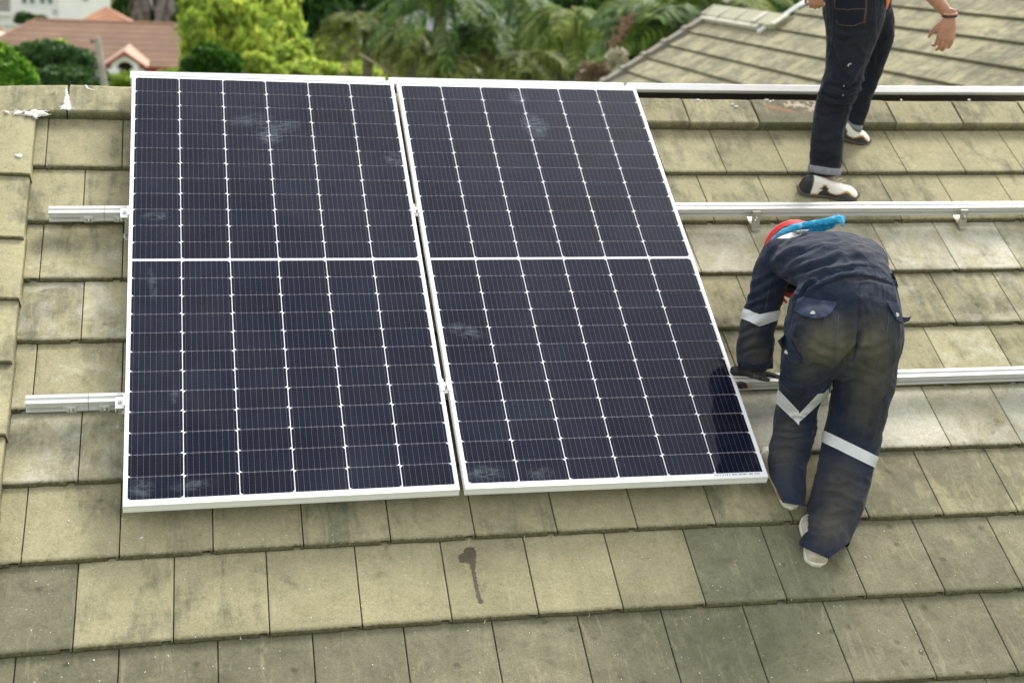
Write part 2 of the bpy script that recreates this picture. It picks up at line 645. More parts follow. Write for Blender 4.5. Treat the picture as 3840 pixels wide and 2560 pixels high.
def patch_on_roof(name, px_poly, n, mat, parent, thick=0.004, res=0.006, rag=0.004, seed=0, layer_fn=None, hole=0.0):
    """an irregular smear: polygon given by photograph positions, laid on a sloping surface"""
    P = [onRoof(x * 1.0, y * 1.0, n) for x, y in px_poly]
    R = [(p.x, p.y * CT + p.z * ST) for p in P]       # x, s
    xs = [p[0] for p in R]; ss = [p[1] for p in R]

    def inside(x, s):
        x += rag * noise.noise(Vector((x * 60, s * 60, seed))) + rag * noise.noise(Vector((x * 150, s * 150, seed + 5)))
        s += rag * noise.noise(Vector((x * 60 + 9, s * 60, seed)))
        c = False
        j = len(R) - 1
        for i in range(len(R)):
            if (R[i][1] > s) != (R[j][1] > s) and x < (R[j][0] - R[i][0]) * (s - R[i][1]) / (R[j][1] - R[i][1]) + R[i][0]: c = not c
            j = i
        if c and hole and noise.noise(Vector((x * 45, s * 45, seed + 3))) > hole: c = False
        return c
    bm = bmesh.new()
    cache = {}
    nx = int((max(xs) - min(xs) + 0.02) / res) + 2
    ns = int((max(ss) - min(ss) + 0.02) / res) + 2
    X0, S0 = min(xs) - 0.01, min(ss) - 0.01

    def V(i, j):
        if (i, j) not in cache:
            x, s = X0 + i * res, S0 + j * res
            inn = inside(x + res * .3, s) and inside(x - res * .3, s) and inside(x, s + res * .3) and inside(x, s - res * .3)
            h = (thick if inn else 0.0004) * (0.6 + 0.6 * noise.noise(Vector((x * 50, s * 50, seed))))
            if layer_fn: cache[(i, j)] = bm.verts.new(layer_fn(x, s, h))
            else: cache[(i, j)] = bm.verts.new(RW(x, s, n + h))
        return cache[(i, j)]
    for i in range(nx):
        for j in range(ns):
            if inside(X0 + (i + .5) * res, S0 + (j + .5) * res):
                bm.faces.new((V(i, j), V(i + 1, j), V(i + 1, j + 1), V(i, j + 1)))
    return obj(name, bm, mat, parent, True)


zc = 1 / 1.8375
capn = -H + CN + 0.001
m1 = patch_on_roof('mortar_smear', [(x * zc, y * zc) for x, y in ((455, 595), (470, 640), (484, 700), (490, 742), (522, 748), (470, 760), (420, 758), (412, 735), (440, 720), (445, 660), (452, 610))], capn, MT_mortar, house, 0.004, 0.004, 0.004, 1)
m2 = patch_on_roof('mortar_smear', [(x * zc, y * zc) for x, y in ((583, 590), (600, 588), (615, 608), (645, 620), (642, 628), (605, 618))], capn, MT_mortar, house, 0.003, 0.003, 0.004, 2, hole=0.15)
m3 = patch_on_roof('mortar_smear', [(x * zc, y * zc) for x, y in ((22, 762), (120, 765), (200, 758), (340, 762), (352, 790), (300, 802), (262, 800), (258, 826), (215, 800), (120, 792), (40, 788))], -H + CN + 0.0015, MT_mortar, house, 0.008, 0.004, 0.006, 3, hole=0.28)
m4 = patch_on_roof('mortar_smear', [(x * zc, y * zc) for x, y in ((103, 1062), (140, 1055), (158, 1070), (148, 1084), (115, 1082))], -H + 0.062, MT_mortar, house, 0.003, 0.003, 0.004, 4, hole=0.2)
# small blobs on the caps further right
for i, (x, y) in enumerate(((595, 536), (638, 538), (965, 536), (985, 544), (1000, 538), (1692, 538), (2055, 536), (785, 560), (805, 572))):
    X, Y = 2200 + x / 1.434, y / 1.434
    w = (14, 6, 16, 9, 5, 7, 10, 10, 9)[i]
    patch_on_roof('mortar_smear', [(X - w * .6, Y + 3), (X - w * .2, Y - 2), (X + w * .5, Y - 1), (X + w * .6, Y + 4), (X, Y + 5)], capn, MT_mortar, house, 0.005, 0.003, 0.003, 10 + i)
# red-brown and pale residue on the grey cap
MT_res = simple('old_mortar', (0.42, 0.34, 0.26), 0.9, var=0.3, scale=60)
f3 = lambda L: [(2200 + x / 1.434, y / 1.434) for x, y in L]
patch_on_roof('old_mortar', f3([(1050, 545), (1240, 548), (1238, 610), (1150, 590), (1060, 572)]), capn, MT_res, house, 0.003, 0.004, 0.008, 31, hole=0.1)
patch_on_roof('old_mortar', f3([(950, 565), (1020, 570), (1120, 600), (1230, 608), (1225, 616), (1100, 608), (960, 580)]), capn, simple('brick_dust', (0.27, 0.16, 0.09), 0.95), house, 0.001, 0.003, 0.006, 32, hole=0.0)

# wet drip stain low on the roof
MT_wet = simple('wet_tile', (0.075, 0.064, 0.034), 0.75, var=0.25, scale=60, bump=0.3, bscale=160)
fz = lambda L: [(1400 + x / 1.47, 1700 + y / 1.47) for x, y in L]


def on_tile(x, s, h):
    for a, b in zip(ROWS[1:], ROWS):
        if a <= s < b: return RW(x, s, -H + 0.018 * (1 - (s - a) / (b - a)) + 0.0004 + h)
    return RW(x, s, -H + h)


stain = [(500, 512), (530, 503), (560, 508), (572, 545), (568, 600), (566, 650), (578, 720), (590, 780), (605, 820), (614, 860), (604, 874), (588, 872), (575, 830), (562, 770), (548, 700), (538, 640), (530, 610), (505, 598), (478, 600), (468, 575), (475, 548), (498, 540)]
patch_on_roof('drip_stain', fz(stain), -H + 0.010, MT_wet, house, 0.0004, 0.003, 0.0025, 6, layer_fn=on_tile)
_me = house.children[-1].data if False else [o for o in bpy.data.objects if o.name == 'drip_stain'][0].data
_bm = bmesh.new(); _bm.from_mesh(_me); _bm.verts.ensure_lookup_table()
_d = [0 if v.is_boundary else 9 for v in _bm.verts]
for _ in range(4):
    for e in _bm.edges:
        a, b = e.verts[0].index, e.verts[1].index
        _d[a] = min(_d[a], _d[b] + 1); _d[b] = min(_d[b], _d[a] + 1)
_bm.free()
_at = _me.attributes.new('soak', 'FLOAT', 'POINT')
_at.data.foreach_set('value', np.array([min(x, 3) / 3 for x in _d], np.float32))
_nt = MT_wet.node_tree
_an = _nt.nodes.new('ShaderNodeAttribute'); _an.attribute_name = 'soak'
_tc = _nt.nodes.new('ShaderNodeTexCoord'); _no = _nt.nodes.new('ShaderNodeTexNoise'); _no.inputs['Scale'].default_value = 55; _no.inputs['Detail'].default_value = 5
_m1 = _nt.nodes.new('ShaderNodeMath'); _m1.operation = 'MULTIPLY_ADD'; _m1.inputs[1].default_value = 1.3
_m2 = _nt.nodes.new('ShaderNodeMath'); _m2.operation = 'MULTIPLY_ADD'; _m2.inputs[1].default_value = 1.2; _m2.inputs[2].default_value = -0.45; _m2.use_clamp = True
_nt.links.new(_tc.outputs['Object'], _no.inputs['Vector']); _nt.links.new(_no.outputs['Fac'], _m2.inputs[0])
_nt.links.new(_an.outputs['Fac'], _m1.inputs[0]); _nt.links.new(_m2.outputs[0], _m1.inputs[2])
_m3 = _nt.nodes.new('ShaderNodeMath'); _m3.operation = 'MINIMUM'; _m3.inputs[1].default_value = 0.82
_nt.links.new(_m1.outputs[0], _m3.inputs[0])
_nt.links.new(_m3.outputs[0], _nt.nodes['Principled BSDF'].inputs['Alpha'])

# white crumbs of mortar and paint lying about on the tiles
V, F = [], []
for i in range(640):
    if i < 430:
        px, py = random.uniform(0, 3840), random.uniform(1950, 2560)
    else:
        px, py = random.choice(((random.uniform(0, 480), random.uniform(700, 2100)), (random.uniform(2500, 3840), random.uniform(550, 2000))))
    p = onRoof(px, py, -H + 0.01)
    x, s = p.x, p.y * CT + p.z * ST
    if x < XV + 0.03: continue
    r = random.choice((0.0007, 0.0009, 0.0012, 0.0016)) * (2.0 if random.random() < 0.05 else 1)
    a = random.random() * 6.28
    st_ = random.uniform(1, 2.6)
    b = len(V)
    for k in range(5):
        t = a + k * 6.283 / 5
        dx, ds = math.cos(t) * r, math.sin(t) * r * st_
        V.append(on_tile(x + dx * math.cos(a) - ds * math.sin(a), s + dx * math.sin(a) + ds * math.cos(a), 0.0008))
    V.append(on_tile(x, s, 0.0008 + r))
    for k in range(5): F.append((b + k, b + (k + 1) % 5, b + 5))
tag(pydata('mortar_crumbs', V, F, simple('crumb', (0.75, 0.73, 0.66), 0.9)), 'tiny white crumbs of mortar scattered over the olive roof tiles', 'crumbs', kind='stuff')
# ------------------------------------------------------------------ solar panels
PW, PL, PT = 1.134, 2.282, 0.035
t = NT('frame_aluminium')
v = t.obj()
MT_frame = t.set(t.ramp(t.noise(v, 30, 3), [(0.3, (0.86, 0.86, 0.84)), (0.7, (0.90, 0.90, 0.88))]), 0.42, 0.08, 0.5)
MT_rail = NT('rail_aluminium')
v = MT_rail.obj((1, 30, 30))
MT_rail = MT_rail.set(MT_rail.ramp(MT_rail.noise(v, 8, 3), [(0.3, (0.62, 0.62, 0.595)), (0.7, (0.72, 0.72, 0.69))]), 0.36, 0.35, 0.6, MT_rail.noise(v, 40, 2), 0.05, 0.001)
MT_steel = simple('stainless', (0.42, 0.39, 0.34), 0.38, 0.85, var=0.15, scale=40)
MT_bolt = simple('bolt_steel', (0.62, 0.61, 0.58), 0.3, 0.9, scale=100)
MT_back = simple('backsheet_white', (0.86, 0.87, 0.88), 0.12, var=0.02)
MT_backb = simple('panel_underside', (0.10, 0.09, 0.075), 0.7)


def cell_material():
    t = NT('solar_cell_glass')
    uv = t.n('UVMap', uv_map='cell')
    sep = t.n('SeparateXYZ'); t.l(uv.outputs[0], sep.inputs[0])
    at = t.attr('tone'); sc = t.n('SeparateColor'); t.l(at.outputs['Color'], sc.inputs[0])
    u, w = sep.outputs[0], sep.outputs[1]
    fu = t.math('FRACT', t.math('MULTIPLY', u, 9.0))
    d = t.math('ABSOLUTE', t.math('SUBTRACT', fu, 0.5))
    line = t.math('LESS_THAN', d, 0.028)
    # solder pads: small at eleven places, bigger at both ends
    fw = t.math('FRACT', t.math('MULTIPLY', w, 6.0))
    dw = t.math('ABSOLUTE', t.math('SUBTRACT', fw, 0.5))
    pad = t.math('MULTIPLY', t.math('LESS_THAN', d, 0.05), t.math('LESS_THAN', dw, 0.10))
    ew = t.math('ABSOLUTE', t.math('SUBTRACT', w, 0.5))
    pad2 = t.math('MULTIPLY', t.math('LESS_THAN', d, 0.075), t.math('GREATER_THAN', ew, 0.445))
    m = t.math('MAXIMUM', line, t.math('MAXIMUM', pad, pad2))
    # fine grid of fingers inside a cell reads as faint vertical shading
    f2 = t.math('ABSOLUTE', t.math('SUBTRACT', t.math('FRACT', t.math('MULTIPLY', u, 27.0)), 0.5))
    base = t.mix(sc.outputs[0], (0.0022, 0.0044, 0.0165), (0.0048, 0.0046, 0.0108))
    base = t.mix(t.math('MULTIPLY', sc.outputs[1], 0.8), base, (0.009, 0.014, 0.036))
    base = t.mix(t.math('MULTIPLY', t.math('LESS_THAN', f2, 0.12), 0.35), base, (0.022, 0.024, 0.034))
    # thin film of dust, more along the lower and upper edges
    v = t.obj()
    du = t.noise(v, 2.2, 6, 0.7, 0.5)
    base = t.mix(t.math('MULTIPLY', t.math('MULTIPLY', t.math('SUBTRACT', du, 0.42), 3, clamp=True), 0.035), base, (0.30, 0.33, 0.35))
    col = t.mix(t.math('MULTIPLY', m, 0.17), base, (0.46, 0.44, 0.40))
    rg = t.ramp(t.noise(v, 5, 5, 0.7), [(0.3, 0.035), (0.8, 0.09)])
    t.set(col, rg, 0.0, 0.5)
    t.b.inputs['IOR'].default_value = 1.24
    return t.m


MT_cell = cell_material()
MT_smudge = NT('smudge')
_v = MT_smudge.obj((1, 1, 1))
_n = MT_smudge.noise(MT_smudge.obj((1, 2.4, 2.4)), 11, 6, 0.6, 3.0)
_uv = MT_smudge.n('UVMap', uv_map='uv')
_g = MT_smudge.n('TexGradient', gradient_type='SPHERICAL')
_mp = MT_smudge.n('Mapping'); _mp.inputs['Location'].default_value = (-1, -1, 0); _mp.inputs['Scale'].default_value = (2, 2, 1)
MT_smudge.l(_uv.outputs[0], _mp.inputs[0]); MT_smudge.l(_mp.outputs[0], _g.inputs[0])
_a = MT_smudge.math('MULTIPLY', MT_smudge.math('MULTIPLY', MT_smudge.math('SUBTRACT', _n, 0.40), 3.2, clamp=True), MT_smudge.math('MULTIPLY', _g.outputs['Fac'], 1.6, clamp=True))
_a = MT_smudge.math('MULTIPLY', _a, 0.22)
MT_smudge.l(_a, MT_smudge.b.inputs['Alpha'])
MT_smudge = MT_smudge.set((0.34, 0.40, 0.44), 0.9)
MT_smudge2 = MT_smudge.copy()
for _nd in MT_smudge2.node_tree.nodes:
    if _nd.type == 'MATH' and abs(_nd.inputs[1].default_value - 0.22) < 1e-4: _nd.inputs[1].default_value = 0.38
MT_print = simple('label_print', (0.05, 0.05, 0.05), 0.6)


def make_panel(T, root, near=True):
    """T(x, s, n): panel coordinates (0..PW, 0..PL, 0 at the face) to world"""
    W_, L_, a = PW, PL, 0.011
    bm = bmesh.new()
    # four mitred sides: outer face, rounded shoulder, lip, inner drop
    prof = [(0.0, -PT), (0.0, -0.0215), (0.0006, -0.0210), (0.0006, -0.0014), (0.0016, 0.0), (a, 0.0), (a, -0.0018), (0.002, -0.0060), (0.0022, -PT + 0.002), (0.028, -PT + 0.002), (0.028, -PT)]
    cx = [(0, 0, 1, 1), (W_, 0, -1, 1), (W_, L_, -1, -1), (0, L_, 1, -1)]
    cols = []
    for x, s, sx, ss in cx:
        cols.append([bm.verts.new(T(x + sx * o, s + ss * o, n)) for o, n in prof])
    m = len(prof)
    for k in range(4):
        A, B = cols[k], cols[(k + 1) % 4]
        for i in range(m):
            j = (i + 1) % m
            bm.faces.new((A[i], B[i], B[j], A[j]))
    bmesh.ops.recalc_face_normals(bm, faces=bm.faces)
    obj('frame', bm, MT_frame, root)
    bm = bmesh.new()
    box(bm, 0.003, W_ - 0.003, 0.003, L_ - 0.003, -0.0058, -0.0032, T)
    bs = obj('backsheet', bm, [MT_back], root)
    bm = bmesh.new()
    vs = [bm.verts.new(T(x, s, -0.0068)) for x, s in ((0.002, 0.002), (0.002, L_ - 0.002), (W_ - 0.002, L_ - 0.002), (W_ - 0.002, 0.002))]
    bm.faces.new(vs)
    for k in range(3):
        box(bm, W_ * (0.2 + 0.3 * k) - 0.05, W_ * (0.2 + 0.3 * k) + 0.05, L_ / 2 - 0.02, L_ / 2 + 0.02, -0.024, -0.0069, T)
    obj('underside', bm, MT_backb, root)
    if not near:
        rows, sub = 24, 1
    # cells
    V, F, UV, TN = [], [], [], []
    m0 = 0.0155
    gx = 0.0031
    cw = (W_ - 2 * m0 - 5 * gx) / 6
    mb, mid, gy = 0.027, 0.012, 0.0011
    ch = (L_ - 2 * mb - mid - 22 * gy) / 24
    cf = 0.0088
    for c_ in range(6):
        for r in range(24):
            x0 = m0 + c_ * (cw + gx)
            upper = r >= 12
            s0 = mb + r * (ch + gy) + ((mid - gy) if upper else 0)
            x1, s1 = x0 + cw, s0 + ch
            top = (c_ % 2 == 0) == upper       # which side is cut
            if top: P = [(x0, s0), (x1, s0), (x1, s1 - cf), (x1 - cf, s1), (x0 + cf, s1), (x0, s1 - cf)]
            else: P = [(x0 + cf, s0), (x1 - cf, s0), (x1, s0 + cf), (x1, s1), (x0, s1), (x0, s0 + cf)]
            b = len(V)
            V += [T(x, s, -0.0026) for x, s in P]
            F.append(tuple(range(b, b + 6)))
            UV += [((x - x0) / cw, (s - s0) / ch) for x, s in P]
            tn = (0.25 + 0.5 * random.random(), random.random() * 0.4, 0, 1)
            TN += [tn] * 6
    o = pydata('cell_grid', V, F, MT_cell, root)
    lay = o.data.uv_layers.new(name='cell')
    lay.data.foreach_set('uv', np.array(UV, dtype=np.float32).ravel())
    a_ = o.data.color_attributes.new('tone', 'FLOAT_COLOR', 'POINT')
    a_.data.foreach_set('color', np.array(TN, dtype=np.float32).ravel())
    return o


def smudge(T, root, x, s, rx, rs, ang=0):
    c, d = math.cos(ang), math.sin(ang)
    V = [T(x + c * a * rx - d * b * rs, s + d * a * rx + c * b * rs, -0.0020) for a, b in ((-1, -1), (1, -1), (1, 1), (-1, 1))]
    o = pydata('smudge', V, [(0, 1, 2, 3)], MT_smudge2 if rx == .07 else MT_smudge, root)
    lay = o.data.uv_layers.new(name='uv')
    lay.data.foreach_set('uv', np.array([0, 0, 1, 0, 1, 1, 0, 1], dtype=np.float32))


def quad_map(P):
    """bilinear placement of a panel from the four corners of its face"""
    BL, BR, TR, TL = P

    def T(x, s, n):
        a, b = x / PW, s / PL
        p = (BL * (1 - a) + BR * a) * (1 - b) + (TL * (1 - a) + TR * a) * b
        return p + Vector((0, -ST, CT)) * n
    return T


# faces measured in the roof plane
c1 = [onRoof(458.9, 1899.1, 0), onRoof(1725.4, 1835.3, 0), onRoof(1473.8, 304, 0), onRoof(495, 274, 0)]
c2 = [onRoof(1746, 1834, 0), onRoof(2883.1, 1787.4, 0), onRoof(2380.9, 324.5, 0), onRoof(1488.5, 305.5, 0)]
T1, T2 = quad_map(c1), quad_map(c2)
p1 = empty('solar_panel', T1(PW / 2, 0, -PT), 'white framed dark blue solar panel at the left, nearest the stepped roof edge', 'solar panel', 'solar panels on the near slope')
make_panel(T1, p1)
p2 = empty('solar_panel', T2(PW / 2, 0, -PT), 'white framed dark blue solar panel beside the bending worker, his dark reflection in it', 'solar panel', 'solar panels on the near slope')
make_panel(T2, p2)
# smears left by gloves: (panel, x fraction, s fraction, sizes)
def inv_sm(T, px, py):
    p = onRoof(px * D, py * D, 0)
    best = None
    a = b = 0.5
    for _ in range(12):
        e = p - T(a * PW, b * PL, 0)
        ux = (T(PW, b * PL, 0) - T(0, b * PL, 0)); us = (T(a * PW, PL, 0) - T(a * PW, 0, 0))
        a += e.dot(ux) / ux.length_squared; b += e.dot(us) / us.length_squared
    return a * PW, b * PL


for T, root, L in ((T1, p1, ((620, 305, .07, .09, 0), (655, 290, .08, .05, .3), (360, 495, .069, .03, .1), (575, 275, .12, .05, .2), (905, 365, .05, .06, 1), (400, 905, .02, .05, 0), (325, 1120, .05, .05, .5), (440, 1112, .09, .03, .1), (350, 650, .02, .10, .1))),
                   (T2, p2, ((1230, 290, .07, .10, .2), (1190, 225, .06, .06, 0), (1060, 755, .069, .04, -.2), (1085, 768, .06, .03, 0), (1035, 890, .02, .08, .2), (1110, 1085, .10, .04, 0), (1240, 1085, .06, .03, .1)))):
    for px, py, rx, rs, an in L:
        x, s = inv_sm(T, px, py)
        smudge(T, root, x, s, rx, rs, an)
# serial number strip printed below the last column
bm = bmesh.new()
for k in range(34):
    if random.random() < 0.2: continue
    x = PW - 0.205 + k * 0.0052
    box(bm, x, x + random.choice((0.0018, 0.0034, 0.0042)), 0.0175, 0.0215, -0.0031, -0.0028, T2)
obj('serial_print', bm, MT_print, p2)

# panels on the far slope: only their upper ends show over the ridge
fd, fh = 0.04, 0.165
XF = [-0.022, 1.142, 2.305, 3.47, 4.64]
names = ('far slope solar panel hidden behind the left panel, its white upper end above it', 'far slope solar panel behind the panel beside the bending worker',
         'far slope solar panel whose white end runs behind the legs of the walking worker', 'far slope solar panel at the right edge, only its white end showing')


def far_top_z(px_x, x):
    return 0


for i in range(4):
    x0 = XF[i]
    x1 = XF[i + 1] - 0.016

    def zoff(x):
        t = max(0.0, x - 2.2)
        return 0.0055 * t + 0.0036 * t * t

    def T(x, s, n, x0=x0, x1=x1):
        X = x0 + (x1 - x0) * x / PW
        p = far(X, fd + (PL - s), fh + n)
        p.z += zoff(X)
        return p
    pf = empty('solar_panel', T(PW / 2, PL, -PT), names[i], 'solar panel', 'solar panels on the far slope')
    make_panel(T, pf, True)

# ------------------------------------------------------------------ rails
RH, RD = 0.045, 0.040


def rail(name, p0, p1, label, seam=None, ends=True, conn=None):
    """p0/p1 = (x, s of the lower front top edge); extruded section with slots"""
    (xa, sa), (xb, sb) = p0, p1
    sec = [(0, 0), (0, -0.009), (0.004, -0.010), (0.004, -0.014), (0, -0.015), (0, -0.024), (0.012, -0.0245), (0.012, -0.036), (0, -0.0365), (-0.003, -0.037), (-0.003, -0.045),
           (0.042, -0.045), (0.040, -0.03), (0.040, 0), (0.026, 0), (0.026, -0.006), (0.014, -0.006), (0.014, 0)]
    top = -PT - 0.0005
    bm = bmesh.new()
    nseg = 6
    rings = []
    for k in range(nseg + 1):
        t_ = k / nseg
        x = xa + (xb - xa) * t_
        s = sa + (sb - sa) * t_
        rings.append([bm.verts.new(RW(x, s + a, top + b)) for a, b in sec])
    m = len(sec)
    for A, B in zip(rings, rings[1:]):
        for i in range(m): bm.faces.new((A[i], A[(i + 1) % m], B[(i + 1) % m], B[i]))
    for R in (rings[0], rings[-1]):
        bm.faces.new(R)
    bmesh.ops.recalc_face_normals(bm, faces=bm.faces)
    root = empty(name, RW(xa, sa, top - RH), label, 'mounting rail', 'aluminium rails across the near slope')
    obj('rail_profile', bm, MT_rail, root)
    return root


def su(x): return 1.418 + 0.0100 * (x - 0)      # upper rail, lower front edge
def sl(x): return 0.452 + 0.0075 * (x - 0)


seamU, seamL = 0.055 - 0.025, 0.005
pu = onRoof(181, 800, -PT); pl_ = onRoof(93, 1512, -PT)
xu, xl = pu.x, pl_.x
def s_at(px, py, n): 
    p = onRoof(px, py, n); return p.y * CT + p.z * ST
# lower front edge of the base is seen at these places
sU0, sU1 = s_at(184, 831.6, -0.08), s_at(3500, 807, -0.08)
sL0, sL1 = s_at(96, 1547, -0.08), s_at(3500, 1438.7, -0.08)
xU0, xU1 = onRoof(184, 831.6, -0.08).x, onRoof(3500, 807, -0.08).x
xL0, xL1 = onRoof(96, 1547, -0.08).x, onRoof(3500, 1438.7, -0.08).x
su = lambda x: sU0 + (sU1 - sU0) * (x - xU0) / (xU1 - xU0) + 0.003
sl = lambda x: sL0 + (sL1 - sL0) * (x - xL0) / (xL1 - xL0) + 0.003
sxU = onRoof(390, 800, -PT).x
sxL = onRoof(330, 1510, -PT).x
r1 = rail('mounting_rail', (xu, su(xu)), (sxU - 0.001, su(sxU)), 'short upper rail stub sticking out left of the panels, bolted to its neighbour')
r2 = rail('mounting_rail', (sxU + 0.001, su(sxU)), (5.0, su(5.0)), 'long upper aluminium rail running right past the head of the bending worker')
r3 = rail('mounting_rail', (xl, sl(xl)), (sxL - 0.001, sl(sxL)), 'short lower rail stub sticking out left of the panels, nearest the bottom')
r4 = rail('mounting_rail', (sxL + 0.001, sl(sxL)), (5.0, sl(5.0)), 'long lower aluminium rail that the bending worker is gripping')


def bolt(bm, p, d, r=0.0065, h=0.008):
    rot_lathe(bm, [(r * 1.6, 0), (r * 1.6, 0.0015)], p, d, 14)
    rot_lathe(bm, [(r, 0.0015), (r, h), (r * 0.8, h + 0.001)], p, d, 6)


FRONT = Vector((0, -CT, -ST))      # down the slope


def splice(rt, S, px_list, x0, x1):
    bm = bmesh.new()
    f = lambda x, s, n: RW(x, s, n)
    sm = S((x0 + x1) / 2)
    box(bm, x0, x1, sm + 0.004, sm + 0.011, -PT - 0.0362, -PT - 0.0246, f)
    o = obj('splice_bar', bm, MT_rail, rt)
    for px in px_list:
        x = onRoof(px, 0, -0.06).x if False else px
        s = S(x)
        b2 = bmesh.new()
        box(b2, x - 0.017, x + 0.017, s - 0.006, s - 0.0006, -PT - 0.047, -PT - 0.022, f)
        br = obj('splice_bracket', b2, MT_rail, rt)
        b3 = bmesh.new()
        bolt(b3, RW(x, s - 0.006, -PT - 0.036), FRONT)
        obj('bolt', b3, MT_bolt, br)


def xat(px, py): return onRoof(px, py, -0.07).x
# splice brackets sit left and right of the seam
splice(r1, su, [xat(333, 822)], xat(300, 822), sxU - 0.002)
splice(r2, su, [xat(444, 822)], sxU + 0.002, xat(470, 822))
splice(r3, sl, [xat(268, 1538)], xat(235, 1538), sxL - 0.002)
splice(r4, sl, [xat(393, 1535)], sxL + 0.002, xat(425, 1535))

# roof hooks
HK = ((485, 'upper rail beside the left panel frame', su, 835), (462, 'lower rail beside the left panel frame', sl, 1545), (2842, 'upper rail above the bending worker', su, 815), (3620, 'upper rail near the right edge', su, 805), (3092, 'lower rail, between the worker\'s legs by his glove', sl, 1435))
for px, lab, S, py in HK:
    x = onRoof(px, py, -0.05).x
    s = S(x)
    root = empty('roof_hook', RW(x, s - 0.01, -H), 'stainless steel roof hook under the ' + lab, 'roof hook', 'stainless hooks holding the rails')
    bm = bmesh.new()
    f = lambda a, b, c: RW(x + a, s + b + (0.0 if b > 0 else (c + 0.040) * 0.62), c)
    # slotted upright plate made of strips round the slot
    w = 0.0185
    for (a0, a1, n0, n1) in ((-w, -0.005, -0.108, -0.040), (0.005, w, -0.108, -0.040), (-0.005, 0.005, -0.052, -0.040), (-0.005, 0.005, -0.108, -0.078)):
        box(bm, a0, a1, -0.0135, -0.0085, n0, n1, f)
    # foot turning up the slope under the tile and a toe
    box(bm, -w, w, -0.0085, 0.060, -0.1085, -0.1035, f)
    box(bm, -w, w, -0.026, -0.0135, -0.1085, -0.104, f)
    pl = obj('hook_plate', bm, MT_steel, root)
    b3 = bmesh.new()
    bolt(b3, RW(x, s - 0.028, -0.063), FRONT, 0.006, 0.009)
    obj('bolt', b3, MT_bolt, root)
    if px in (485, 462):
        bb = onRoof(px - 5, py + 40, -H + 0.01)
        patch_on_roof('mortar_smear', [(px - 18, py + 25), (px + 5, py + 12), (px + 12, py + 50), (px - 8, py + 62), (px - 24, py + 50)], -H + 0.014, simple('hook_mortar', (0.55, 0.52, 0.42), 0.9), house, 0.005, 0.004, 0.006, px, layer_fn=on_tile)

# clamps in the gap and at the left edge
def clamp(x, s, T=None, end=False, lab=''):
    root = empty('panel_clamp', RW(x, s, 0), lab, 'clamp', 'clamps fixing the panels to the rails')
    bm = bmesh.new()
    if not end:
        box(bm, x - 0.020, x - 0.0085, s - 0.027, s + 0.027, 0.0006, 0.0042, RW)
        box(bm, x + 0.0085, x + 0.020, s - 0.027, s + 0.027, 0.0006, 0.0042, RW)
        box(bm, x - 0.0085, x - 0.0062, s - 0.027, s + 0.027, -0.018, 0.0040, RW)
        box(bm, x + 0.0062, x + 0.0085, s - 0.027, s + 0.027, -0.018, 0.0040, RW)
        box(bm, x - 0.0062, x + 0.0062, s - 0.027, s + 0.027, -0.018, -0.0145, RW)
    else:
        box(bm, x - 0.002, x + 0.009, s - 0.025, s + 0.025, 0.0006, 0.0042, RW)
        box(bm, x - 0.0052, x - 0.002, s - 0.025, s + 0.025, -0.016, 0.0042, RW)
        box(bm, x - 0.030, x - 0.0052, s - 0.025, s + 0.025, -0.016, -0.0125, RW)
        box(bm, x - 0.033, x - 0.030, s - 0.025, s + 0.025, -0.034, -0.0125, RW)
    obj('clamp_body', bm, MT_frame, root)
    b2 = bmesh.new()
    xb = x if not end else x - 0.018
    base = -0.0145 if not end else -0.0125
    bolt(b2, RW(xb, s, base), Vector((0, -ST, CT)), 0.0052, 0.013)
    obj('bolt', b2, MT_bolt, root)


for px, py, lab in ((1558, 783, 'small mid clamp in the gap between the two panels on the upper rail'), (1668, 1443, 'small mid clamp in the gap between the two panels on the lower rail')):
    p = onRoof(px, py, 0)
    s = p.y * CT + p.z * ST
    S = su if py < 1000 else sl
    # middle of the gap at this height
    a = T1(PW, PL * (s / 2.28), 0).x; b = T2(0, PL * (s / 2.28), 0).x
    clamp((a + b) / 2, s, lab=lab)
for px, py, lab in ((491, 790, 'end clamp at the left panel edge on the upper rail stub'), (463, 1500, 'end clamp at the left panel edge on the lower rail stub')):
    p = onRoof(px, py, 0)
    s = p.y * CT + p.z * ST
    clamp(T1(0, s, 0).x, s, end=True, lab=lab)

# black cables looping under the gap
bm = bmesh.new()
for py, dx in ((930, 0.0), (1000, 0.01)):
    p = onRoof(1580 + (py - 930) * .17, py, -0.07)
    s = p.y * CT + p.z * ST
    tube(bm, [RW(p.x - 0.18, s + 0.06, -0.09), RW(p.x - 0.08, s + 0.015, -0.07), RW(p.x, s, -0.062), RW(p.x + 0.08, s - 0.02, -0.075), RW(p.x + 0.2, s + 0.03, -0.09)], 0.003, 8)
tag(obj('cable', bm, simple('black_cable', (0.02, 0.02, 0.02), 0.5)), 'black solar cables seen in the dark gap between the two panels', 'cable')
# ------------------------------------------------------------------ land, neighbour roof, houses, trees
t = NT('grass_land')
v = t.obj()
MT_grass = t.set(t.mix(t.noise(v, 0.15, 5), (0.06, 0.10, 0.02), (0.13, 0.17, 0.04)), 0.95, bump=t.noise(v, 6, 5), bs=0.6, bd=0.1)
bm = bmesh.new()
vs = [bm.verts.new((x, y, GROUND - 0.02)) for x, y in ((-1500, -600), (1500, -600), (1500, 1900), (-1500, 1900))]
bm.faces.new(vs)
tag(obj('ground', bm, MT_grass), kind='structure')
bm = bmesh.new()
vs = [bm.verts.new((x, y, GROUND)) for x, y in ((-200, 60), (200, 72), (200, 78), (-200, 66))]
bm.faces.new(vs)
tag(obj('road', bm, simple('asphalt', (0.06, 0.06, 0.06), .9)), kind='structure')

# ---- the wing on the right: courses run away from us, slope rises to the right
NW = Vector((-ST, 0, CT))
OFFW = -2.8


